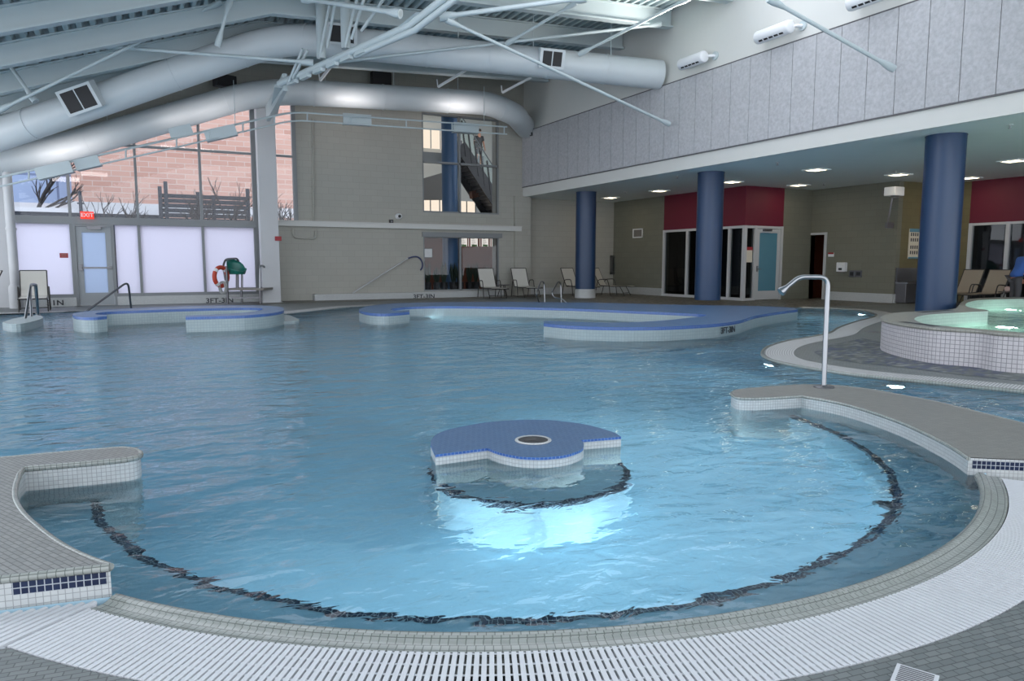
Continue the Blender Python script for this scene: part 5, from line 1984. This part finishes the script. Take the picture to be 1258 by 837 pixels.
rail('left steel ladder rail at the far left pool edge', [(30, 399, 13.9), (37.8, 349.5, 14.6), (44.5, 349.5, 15.6), (47, 387.5, 16.3)], .025, 'chrome', (3,))
rail('right steel ladder rail at the far left pool edge', [(39, 398, 14.4), (37, 351, 15.2), (43, 349.5, 16.2), (46.5, 385.5, 16.9)], .025, 'chrome', (3,))
rail('dark sloping handrail on the ring wall by the exit door', [(107, 382, 16.4), (157.3, 345.8, 17.2), (161, 378.5, 17.6)], .024, 'dark_steel', ())
rail('left curved steel ladder rail in front of the loungers', [(662.5, 371.5, 21.3), (658.6, 361, 20.9), (664.6, 345.5, 21.4), (668.6, 347, 21.6), (669.4, 372.5, 21.6)], .022, 'chrome', (4,))
rail('right curved steel ladder rail in front of the loungers', [(695.5, 372, 21.0), (691, 367.5, 21.0), (680.5, 365.5, 20.9), (677.8, 360, 20.9), (685.6, 345.8, 21.3), (689, 348, 21.5), (689.7, 372.7, 21.5)], .022, 'chrome', (6,))

# ------------------------------------------------------------------ lifeguard chair and buoy
lc = az(300, 373, 0)
dp = (lc - C0).dot(FW)
lcd = lambda px, py, dd=0: ad(px, py, dp + dd)
t = thing('lifeguard_chair', 'lifeguard stand with teal bucket seat beside the white column', 'lifeguard chair', lc)
pl = MB()
a, b = lcd(281, 355.5, -.3), lcd(325, 355.5, -.3)
ux = RT
pl.obox((a + b) / 2 + F0 * .35, RT, F0, (0, 0, 1), (b - a).length / 2, .42, .03)
pl.build('platform', M['stone'], t)
for px, dd, top in ((278, -.3, 327), (296.5, .1, 356), (319.5, -.3, 356), (325.5, .4, 327)):
    q, p = lcd(px, top, dd), lcd(px, top, dd)
    MB().tube([(p.x, p.y, 0), (p.x, p.y, p.z)], .035, 10).build('leg', M['dark_steel'], t, smooth=True)
p = lcd(291.5, 354, .05)
q = lcd(291.5, 336, .05)
MB().tube([p, q], .045, 12).tube([p + RT * .14, q + RT * .14], .03, 10).build('pedestal', M['dark_steel'], t, smooth=True)
# bucket seat
s0 = lcd(291, 336.5, .05)
fd = (RT * .8 - F0 * .6).normalized()
sd_ = Vector((-fd.y, fd.x, 0))
bs = MB()
NA = 28
rings_ = []
for k in range(7):
    row = []
    for j in range(NA):
        th = 2 * PI * j / NA
        c_, s_ = math.cos(th), math.sin(th)
        back_ = max(0.0, -c_) ** .8
        rim = .07 + .10 * abs(s_) ** 1.5 + .36 * back_
        if k < 3:
            r_ = .21 * k / 2
            zz = .02 * (1 - k / 2)
            ex = 1.0
        else:
            u_ = (k - 2) / 4
            r_ = .21 + .05 * u_
            zz = rim * u_
            ex = 1.0
        q = s0 + fd * (r_ * 1.0 * c_ - .06 * (zz / .4) * back_) + sd_ * (r_ * 1.05 * s_ * (1 - .35 * max(0, zz - .2) / .25 * back_)) + Vector((0, 0, zz))
        row.append(q)
    rings_.append(row)
for k in range(6):
    for j in range(NA):
        j2 = (j + 1) % NA
        if k == 0:
            bs.face([rings_[0][0], rings_[1][j], rings_[1][j2]])
        else:
            bs.face([rings_[k][j], rings_[k + 1][j], rings_[k + 1][j2], rings_[k][j2]])
bo_ = bs.build('bucket_seat', M['teal'], t, smooth=True)
md_ = bo_.modifiers.new('thick', 'SOLIDIFY')
md_.thickness = .016
hp = [lcd(277, 345, -.2), lcd(274, 327, -.15), lcd(277, 318.5, 0), lcd(291, 317.6, .1), lcd(293, 321, .2)]
MB().tube(fillet(hp, .1, 5), .03, 10).build('arm_rail', M['dark_steel'], t, smooth=True)
hp = [lcd(319.5, 356, -.3), lcd(319.5, 326.5, -.3), lcd(323.5, 326.5, .1), lcd(325.5, 330, .4)]
MB().tube(fillet(hp, .08, 5), .028, 10).build('guard_rail', M['chrome'], t, smooth=True)
MB().bar(lcd(283, 366, -.3), lcd(319, 366, -.3), .04, .04).build('cross_bar', M['dark_steel'], t)
# ring buoy hanging on the stand's left post
bc_ = lcd(271.5, 340, -.4)
t = thing('ring_buoy', 'orange and white ring buoy hanging on the left of the lifeguard stand', 'ring buoy', bc_)
ax1 = (RT * .32 + F0 * .95).normalized()
ring = [bc_ + ax1 * (.27 * math.cos(a)) + Vector((0, 0, .27 * math.sin(a))) for a in [2 * PI * k / 36 for k in range(36)]]
MB().tube(ring, .062, 14, closed=True).build('ring', M['orange'], t, smooth=True)
for k in range(4):
    i0 = 4 + 9 * k
    MB().tube([ring[(i0 + j) % 36] for j in range(3)], .065, 14).build('white_band', M['white'], t, smooth=True)
rp_ = MB()
rr0 = lcd(272.5, 353, -.5)
for k in range(5):
    cc = rr0 + Vector((random.uniform(-.03, .03), random.uniform(-.03, .03), random.uniform(-.03, .02)))
    lp = [cc + RT * .09 * math.cos(a) + Vector((0, 0, .17 * math.sin(a))) + F0 * .03 * k for a in [2 * PI * j / 14 for j in range(14)]]
    rp_.tube(lp, .014, 6, closed=True)
rp_.build('rope_coil', M['rope'], t, smooth=True)

# ------------------------------------------------------------------ people
def skinned(name, verts, edges, radii, mat, parent, sub=2, root=0):
    me = bpy.data.meshes.new(name)
    me.from_pydata([tuple(v) for v in verts], edges, [])
    ob = bpy.data.objects.new(name, me)
    col.objects.link(ob)
    sk = ob.modifiers.new('skin', 'SKIN')
    sk.use_smooth_shade = True
    sb = ob.modifiers.new('sub', 'SUBSURF')
    sb.levels = sub
    sb.render_levels = sub
    if not me.skin_vertices:
        lay = None
    for i, v in enumerate(me.skin_vertices[0].data):
        r = radii[i]
        v.radius = r if isinstance(r, tuple) else (r, r)
        v.use_root = (i == root)
    dg = bpy.context.evaluated_depsgraph_get()
    nm = bpy.data.meshes.new_from_object(ob.evaluated_get(dg))
    nm.name = name
    bpy.data.objects.remove(ob)
    nm.materials.clear()
    nm.materials.append(mat)
    for p in nm.polygons:
        p.use_smooth = True
    o2 = bpy.data.objects.new(name, nm)
    col.objects.link(o2)
    if parent is not None:
        o2.parent = parent
    return o2


def ellipsoid(mb, c, rx, ry, rz, n=14, m=10):
    base = len(mb.v)
    for i in range(m + 1):
        th = PI * i / m
        for j in range(n):
            ph = 2 * PI * j / n
            mb.v.append(Vector(c) + Vector((rx * math.sin(th) * math.cos(ph), ry * math.sin(th) * math.sin(ph), rz * math.cos(th))))
    for i in range(m):
        for j in range(n):
            mb.f.append([base + i * n + j, base + (i + 1) * n + j, base + (i + 1) * n + (j + 1) % n, base + i * n + (j + 1) % n])
            mb.uv.append(None)
    return mb


def person(label, loc, rz, shirt, trousers, lean=.12, shorts=False, scale=1.0):
    t = thing('person', label, 'person', loc, rz)
    t.scale = (scale,) * 3
    # faces local -Y
    L = lean
    pel = (0, 0, .94)
    chest = (0, -.06 - L * .8, 1.28)
    neck = (0, -.10 - L * 1.2, 1.47)
    headb = (0, -.13 - L * 1.4, 1.54)
    headm = (0, -.145 - L * 1.5, 1.63)
    V, Ed, Rd = [], [], []

    def add(p, r, par=None):
        V.append(p)
        Rd.append(r)
        if par is not None:
            Ed.append((par, len(V) - 1))
        return len(V) - 1
    i0 = add(pel, (.16, .12))
    i1 = add((0, -.02 - L * .4, 1.1), (.15, .115), i0)
    i2 = add(chest, (.17, .12), i1)
    i3 = add((neck[0], neck[1] + .02, 1.42), (.09, .08), i2)
    i4 = add(headb, .06, i3)
    i5 = add((0, headm[1], 1.61), (.075, .092), i4)
    i6 = add((0, headm[1] + .01, 1.70), (.07, .085), i5)
    hands = []
    for s in (-1, 1):
        sh = add((s * .19, chest[1] + .02, 1.38), .065, i2)
        el = add((s * .25, chest[1] + .03 - .02, 1.10), .045, sh)
        wr = add((s * .25, chest[1] - .12, .86), .028, el)
        pm = add((s * .25, chest[1] - .145, .79), (.022, .036), wr)
        for f_ in range(4):
            k = add((s * .25 + s * .004, chest[1] - .185 + f_ * .02, .745 - .004 * (1.5 - abs(f_ - 1.5))), .0095, pm)
            k2 = add((s * .235, chest[1] - .195 + f_ * .021, .695 + .006 * abs(f_ - 1.2)), .008, k)
        k = add((s * .225, chest[1] - .185, .80), .0105, pm)
        k2 = add((s * .215, chest[1] - .21, .765), .009, k)
        hp_ = add((s * .09, 0, .88), (.09, .095), i0)
        kn = add((s * .105, -.03, .50), .062, hp_)
        ca = add((s * .105, .0, .34), .055, kn)
        an = add((s * .105, .02, .09), .04, ca)
        add((s * .115, -.13, .04), (.04, .03), an)
    skinned('body', V, Ed, Rd, M['skin'], t)
    # clothes
    V, Ed, Rd = [], [], []
    j0 = add((0, -.01, .86), (.196, .165))
    j0 = add((0, -.01, .97), (.19, .155), j0)
    j1 = add((0, -.02 - L * .4, 1.1), (.172, .137), j0)
    j2 = add(chest, (.19, .14), j1)
    j3 = add((neck[0], neck[1] + .02, 1.415), (.085, .08), j2)
    for s in (-1, 1):
        sh = add((s * .19, chest[1] + .02, 1.385), .085, j2)
        add((s * .235, chest[1] + .02, 1.17), .07, sh)
    skinned('shirt', V, Ed, Rd, shirt, t)
    V, Ed, Rd = [], [], []
    j0 = add((0, 0, .97), (.178, .145))
    for s in (-1, 1):
        hp_ = add((s * .09, 0, .87), (.105, .11), j0)
        kn = add((s * .105, -.03, .52), .082, hp_)
        if not shorts:
            kn = add((s * .105, 0, .3), .075, kn)
            add((s * .105, .015, .08), .07, kn)
    skinned('trousers', V, Ed, Rd, trousers, t)
    hm = ellipsoid(MB(), (0, headm[1] + .022, 1.685), .092, .105, .085)
    hm2 = MB()
    hm2.v, hm2.f, hm2.uv = hm.v, hm.f, hm.uv
    me = hm2.build('hair', M['hair'], None, smooth=True)
    me.parent = t
    fc = MB()
    ellipsoid(fc, (0, headm[1] - .095, 1.605), .012, .018, .02, 8, 6)
    o = fc.build('nose', M['skin'], None, smooth=True)
    o.parent = t
    for s in (-1, 1):
        e_ = ellipsoid(MB(), (s * .032, headm[1] - .083, 1.635), .012, .008, .007, 8, 6).build('eye', M['ink'], None, smooth=True)
        e_.parent = t
        e_ = ellipsoid(MB(), (s * .082, headm[1] + .01, 1.615), .012, .022, .032, 8, 6).build('ear', M['skin'], None, smooth=True)
        e_.parent = t
    e_ = ellipsoid(MB(), (0, headm[1] - .082, 1.568), .026, .008, .006, 8, 6).build('mouth', M['red'], None, smooth=True)
    e_.parent = t
    for s in (-1, 1):
        f_ = MB().box((s * .115 - .045, -.2, 0), (s * .115 + .045, .08, .07))
        o = f_.build('shoe', M['black'], None, bevel=.02)
        o.parent = t
    return t


pp = ad(1248, 340, 18.6)
person('person in a blue polo shirt and grey trousers standing at the right edge', (pp.x, pp.y, 0), R(62), M['shirt_blue'], M['trousers'], .2, False, .93)
st_p = ay(588, 204, 27.75)
stz = st_p.z
person('person in a dark shirt and shorts standing on the stairs behind the upper window', (st_p.x, 27.75, stz), R(0), M['black'], M['black'], .0, True, .85)

# ------------------------------------------------------------------ outside
wall('ground_outside', [((-40, FY + .3, -.4), (7.2, 60, -.15))], M['snow'])
OY = 37.0
bx0, bx1 = ay(86, 200, OY).x, ay(330, 200, OY).x + 6
t = thing('brick_building', 'big pink brick building outside the upper glazing', 'building', ((bx0 + bx1) / 2, OY, 0))
bz = ay(200, 254, OY).z
MB().box((bx0, OY, -.2), (bx1, OY + 6, 9.6)).build('brick_wall', M['brick'], t)
MB().box((bx0 - .05, OY - .12, bz - .35), (bx1, OY - .001, bz + .1)).build('stone_course', M['snow'], t)
t = thing('panel_building', 'blue grey panelled building outside at the left of the upper glazing', 'building', (bx0 - 4, OY + 4, 0))
MB().box((bx0 - 6.2, OY + 2.5, -.2), (bx0 - .06, OY + 9, 9.4)).build('panel_wall', M['blue_bld'], t)
MB().box((bx0 - 6.4, OY + 2.3, bz - .2), (bx0 - .06, OY + 2.499, bz + .15)).build('white_ledge', M['snow'], t)
# dark terrace screen with posts
sy_ = 32.0
a, b = ay(196, 239, sy_), ay(306, 268, sy_)
t = thing('terrace_screen', 'dark slatted screen outside below the brick wall', 'screen', ((a.x + b.x) / 2, sy_, -.2))
sc_ = MB()
k = b.z - 1
while k < a.z:
    sc_.box((a.x, sy_, k), (b.x, sy_ + .05, k + .16))
    k += .19
sc_.build('slats', M['fence'], t)
for px, top in ((196, 229), (203, 223), (243, 236), (262, 240), (304, 232)):
    p = ay(px, top, sy_ - .1)
    MB().box((p.x - .07, sy_ - .13, -.2), (p.x + .07, sy_ - .01, p.z)).build('post', M['fence'], t)
a, b = ay(28, 256, 33.5), ay(200, 271, 33.5)
t = thing('parapet_wall', 'low dark parapet with a snowy top outside the left glazing', 'parapet', ((a.x + b.x) / 2, 33.5, 0))
MB().box((a.x - 3, 33.5, -.2), (b.x, 33.8, a.z - .12)).build('dark_face', M['fence'], t)
MB().box((a.x - 3.1, 33.4, a.z - .12), (b.x + .05, 33.9, a.z + .05)).build('snowy_top', M['snow'], t)
p = ay(98, 235, 33.3)
t = thing('lamp_post', 'thin dark post outside above the exit sign', 'post', (p.x, 33.3, 0))
MB().tube([(p.x, 33.3, -.2), (p.x, 33.3, p.z)], [.09, .06], 10).build('pole', M['fence'], t, smooth=True)
MB().tube([(p.x, 33.3, p.z - .5), (p.x, 33.3, p.z - .44)], .12, 10).build('band', M['fence'], t)


def bare_tree(x, y, h, label, seed, spread=.42):
    rnd = random.Random(seed)
    t = thing('bare_tree', label, 'tree', (x, y, -.2), 0, 'bare winter trees outside')
    tr = MB()
    br = MB()

    def grow(mb, p, d, ln, r, lev):
        q = p + d * ln
        m_ = p + d * ln * .5 + Vector((rnd.uniform(-1, 1), rnd.uniform(-1, 1), 0)) * ln * .06
        mb.tube([p, m_, q], [r, r * .85, r * .65], 5 if lev else 8)
        if lev >= 4:
            return
        for k in range(3):
            nd = (d + Vector((rnd.uniform(-1, 1), rnd.uniform(-1, 1), rnd.uniform(-.25, .6))) * spread * 1.5).normalized()
            grow(br, p + d * ln * rnd.uniform(.55, 1.0), nd, ln * rnd.uniform(.55, .8), r * .55, lev + 1)
    grow(tr, Vector((x, y, -.2)), Vector((0, 0, 1)), h * .38, h * .022, 0)
    tr.build('trunk', M['bark'], t, smooth=True)
    br.build('branches', M['bark'], t, smooth=True)


for i, (px, yv, h, lab) in enumerate([(218, 30.5, 5.2, 'bare tree outside in front of the left half of the dark screen'), (270, 30.0, 5.4, 'bare tree outside in front of the right half of the dark screen'), (300, 30.9, 5.0, 'bare tree outside nearest the white square column'), (351, 30.0, 5.4, 'bare tree outside behind the narrow pane right of the white column'),
                                      (140, 31.0, 4.6, 'low bare tree outside right of the exit sign'), (14, 35.3, 8, 'tall bare tree outside at the left end of the glazing')]):
    bare_tree(ay(px, 250, yv).x, yv, h, lab, 11 + i)

# ------------------------------------------------------------------ underwater lamps
def pool_lamp(label, pos, aim, power, r=.05, ang=150, color=(.85, .96, 1)):
    pos, aim = Vector(pos), Vector(aim)
    d = (aim - pos).normalized()
    t = thing('pool_light', label, 'pool light', pos, 0, 'underwater pool lights')
    MB().tube([pos - d * .03, pos - d * .0], r * 1.35, 24).build('bezel', M['chrome'], t, smooth=True)
    MB().tube([pos - d * .0, pos + d * .006, pos + d * .012], [r, r, r * .8], 24).build('lens', M['pool_lamp'], t, smooth=True)
    l = spot('pool_lamp', pos + d * .05, pos + d * 2, power, R(ang), color, .05, .8)


def ring_pos(px, py, r=BR - .02, z=-.42):
    p = az(px, py, -.2)
    v = Vector((p.x - BC[0], p.y - BC[1])).normalized() * r
    return Vector((BC[0] + v.x, BC[1] + v.y, z))


ctr = Vector((BC[0], BC[1], -.75))
PWR = 2.3
def inward(p, d):
    v = (Vector((BC[0], BC[1], 0)) - Vector((p.x, p.y, 0))).normalized()
    return p + v * d + Vector((0, 0, -.45))


rp1 = ring_pos(1084, 632)
pool_lamp('underwater lamp glowing on the right of the bay step', rp1, inward(rp1, .32), 200 * PWR, ang=150)
pool_lamp('underwater lamp under the navy line at the bottom of the bay', ring_pos(572, 768), inward(ring_pos(572, 768), .45), 65 * PWR, ang=130)
pool_lamp('underwater lamp under the left end of the navy line', ring_pos(150, 625), ctr + Vector((0, 0, -.3)), 7 * PWR)
ip = Vector((IC[0], IC[1], 0))
dv = Vector((.9, .5, 0)).normalized()
pool_lamp('underwater lamp on the far side of the island step', ip + dv * (IR + .03) + Vector((0, 0, -.5)), ip + dv * 3 + Vector((0, 0, -.9)), 26 * PWR)
def wall_lamp_at(px, py, z, aim, power, label):
    p = az(px, py, z * .75)
    pool_lamp(label, (p.x, p.y, z), aim, power, .075)


p = az(1100, 474, -.14)
n_p = Vector((-d0.y, d0.x)).normalized()
q = az(1100, 467.5, 0)
away = (Vector((0, 0, 0)) - Vector((q.x, q.y, 0))).normalized()
pool_lamp('underwater lamp shining in the narrow channel below the hot tub deck', (q.x + away.x * .07, q.y + away.y * .07, -.2), (q.x - 1.2, q.y - 1.0, -.75), 90, .08)
q = az(945, 443, 0)
pool_lamp('underwater lamp at the tip of the winding drain grate', (q.x - .06, q.y - .05, -.2), (q.x - 1.8, q.y + .2, -.8), 150, .08)
q = az(1045, 382.5, 0)
pool_lamp('underwater lamp at the far end of the channel', (q.x - .3, q.y - .5, -.25), (q.x - 2, q.y - 1, -.7), 220, .09)
q = az(318, 399, 0)
pool_lamp('underwater lamp outside the horseshoe ring wall', (q.x, q.y - .35, -.25), (q.x + .5, q.y - 2.5, -.7), 160, .09)
q = az(512, 388, 0)
pool_lamp('underwater lamp at the hooked end of the long wall', (q.x + .2, q.y - .2, -.25), (q.x + 3.0, q.y + .3, -.7), 160, .09)
q = az(560, 383, 0)
pool_lamp('underwater lamp inside the long curled wall', (q.x + 2.5, q.y - .6, -.3), (q.x + 4, q.y - 2, -.7), 120, .09)
q = az(240, 388, 0)
pool_lamp('underwater lamp inside the horseshoe ring wall', (q.x, q.y + .8, -.3), (q.x, q.y - 1, -.7), 90, .09)
# hot tub lamps
q = az(1235, 399, .26)
l = point('tub_lamp', (q.x, q.y, -.2), 45, (.85, 1, .93), .1)
q2 = az(1242, 379, .26)
l = point('tub_lamp', (q2.x, q2.y, -.2), 45, (.85, 1, .93), .1)

# ------------------------------------------------------------------ lobby lamps
area('lobby_lamp', (10.5, 28.5, 7.9), (0, 0, -1), 4, 4, 130, (1, .95, .9))
area('cafe_lamp', (11, 26.5, 2.4), (0, 0, -1), 3, 2, 6, (1, .9, .75))

# ------------------------------------------------------------------ daylight
wd = bpy.data.worlds.new('sky')
scene.world = wd
wd.use_nodes = True
nt = wd.node_tree
bg = nt.nodes['Background']
tc = nt.nodes.new('ShaderNodeTexCoord')
sep = nt.nodes.new('ShaderNodeSeparateXYZ')
nt.links.new(tc.outputs['Generated'], sep.inputs[0])
cr = nt.nodes.new('ShaderNodeValToRGB')
cr.color_ramp.elements[0].position = .45
cr.color_ramp.elements[0].color = (1.25, 1.3, 1.4, 1)
cr.color_ramp.elements[1].position = .62
cr.color_ramp.elements[1].color = (.86, .91, 1.0, 1)
mr = nt.nodes.new('ShaderNodeMapRange')
mr.inputs[1].default_value = -1
mr.inputs[2].default_value = 1
nt.links.new(sep.outputs[2], mr.inputs[0])
nt.links.new(mr.outputs[0], cr.inputs[0])
nt.links.new(cr.outputs[0], bg.inputs[0])
bg.inputs[1].default_value = 2.65

# ------------------------------------------------------------------ pieces that belong to a part
def nest(thing_name, child, parent):
    for t_ in [o for o in col.objects if o.parent is None and o.name.split('.')[0] == thing_name]:
        kids = [o for o in bpy.data.objects if o.parent == t_]
        ps = [k for k in kids if k.name.split('.')[0] == parent]
        if not ps:
            continue
        for k in kids:
            if k.name.split('.')[0] == child:
                best = min(ps, key=lambda p_: (Vector(p_.bound_box[0]) + Vector(p_.bound_box[6]) - Vector(k.bound_box[0]) - Vector(k.bound_box[6])).length)
                k.parent = best


for tn, ch, pa_ in (('exit_sign', 'exit_lettering', 'sign_face'), ('notice', 'red_header', 'sheet'), ('ring_buoy', 'white_band', 'ring'), ('air_duct', 'vent_grille', 'vent_frame'),
                    ('soap_dispenser', 'window', 'housing'), ('wall_plate', 'recess', 'plate'), ('rules_sign', 'pictograms', 'board'), ('rules_sign', 'blue_strips', 'board'), ('menu_board', 'red_strip', 'board'),
                    ('menu_board', 'green_strip', 'board'), ('menu_board', 'text_line', 'board'), ('loudspeaker', 'front_grille', 'cabinet'), ('wall_light', 'louvre_slots', 'shade'), ('notice_plate', 'text_line', 'plate'),
                    ('ceiling_light', 'lens_bar', 'lens'), ('pool_light', 'lens', 'bezel'), ('water_spout', 'nozzle', 'pipe'), ('pool_island', 'blue_edge', 'tiled_top'), ('pool_island', 'navy_edge', 'underwater_step'),
                    ('pool_island', 'jet_nozzle', 'jet_opening'), ('pool_ledge', 'navy_band', 'tiled_side'), ('room_sign', 'red_strip', 'plate'), ('tie_rod', 'clevis', 'rod'), ('drinking_fountain', 'spout', 'basin_rim'),
                    ('door_1', 'door_glass', 'door_leaf'), ('door_1', 'push_bar', 'door_leaf'), ('door_2', 'door_glass', 'door_leaf'), ('door_2', 'door_handle', 'door_leaf'), ('door_3', 'door_handle', 'door_leaf'),
                    ('fire_alarm', 'strobe', 'housing'), ('mounted_camera', 'lens', 'housing'), ('panel_sensor', 'lens', 'housing'), ('floor_drain', 'drain_slots', 'drain_frame'), ('rescue_hook', 'crook', 'pole'),
                    ('television', 'screen', 'bezel'), ('hot_tub', 'dark_rim_tile', 'rim_top'), ('brick_building', 'stone_course', 'brick_wall')):
    nest(tn, ch, pa_)

# ------------------------------------------------------------------ render look
scene.view_settings.view_transform = 'Standard'
scene.view_settings.look = 'None'
scene.view_settings.exposure = 0.0
scene.view_settings.gamma = 1.0
scene.view_settings.use_curve_mapping = False
cy = scene.cycles
cy.use_denoising = True
cy.max_bounces = 10
cy.diffuse_bounces = 4
cy.glossy_bounces = 4
cy.transmission_bounces = 8
cy.transparent_max_bounces = 12
cy.sample_clamp_indirect = 4
cy.caustics_refractive = True
cy.caustics_reflective = False
cy.blur_glossy = .5
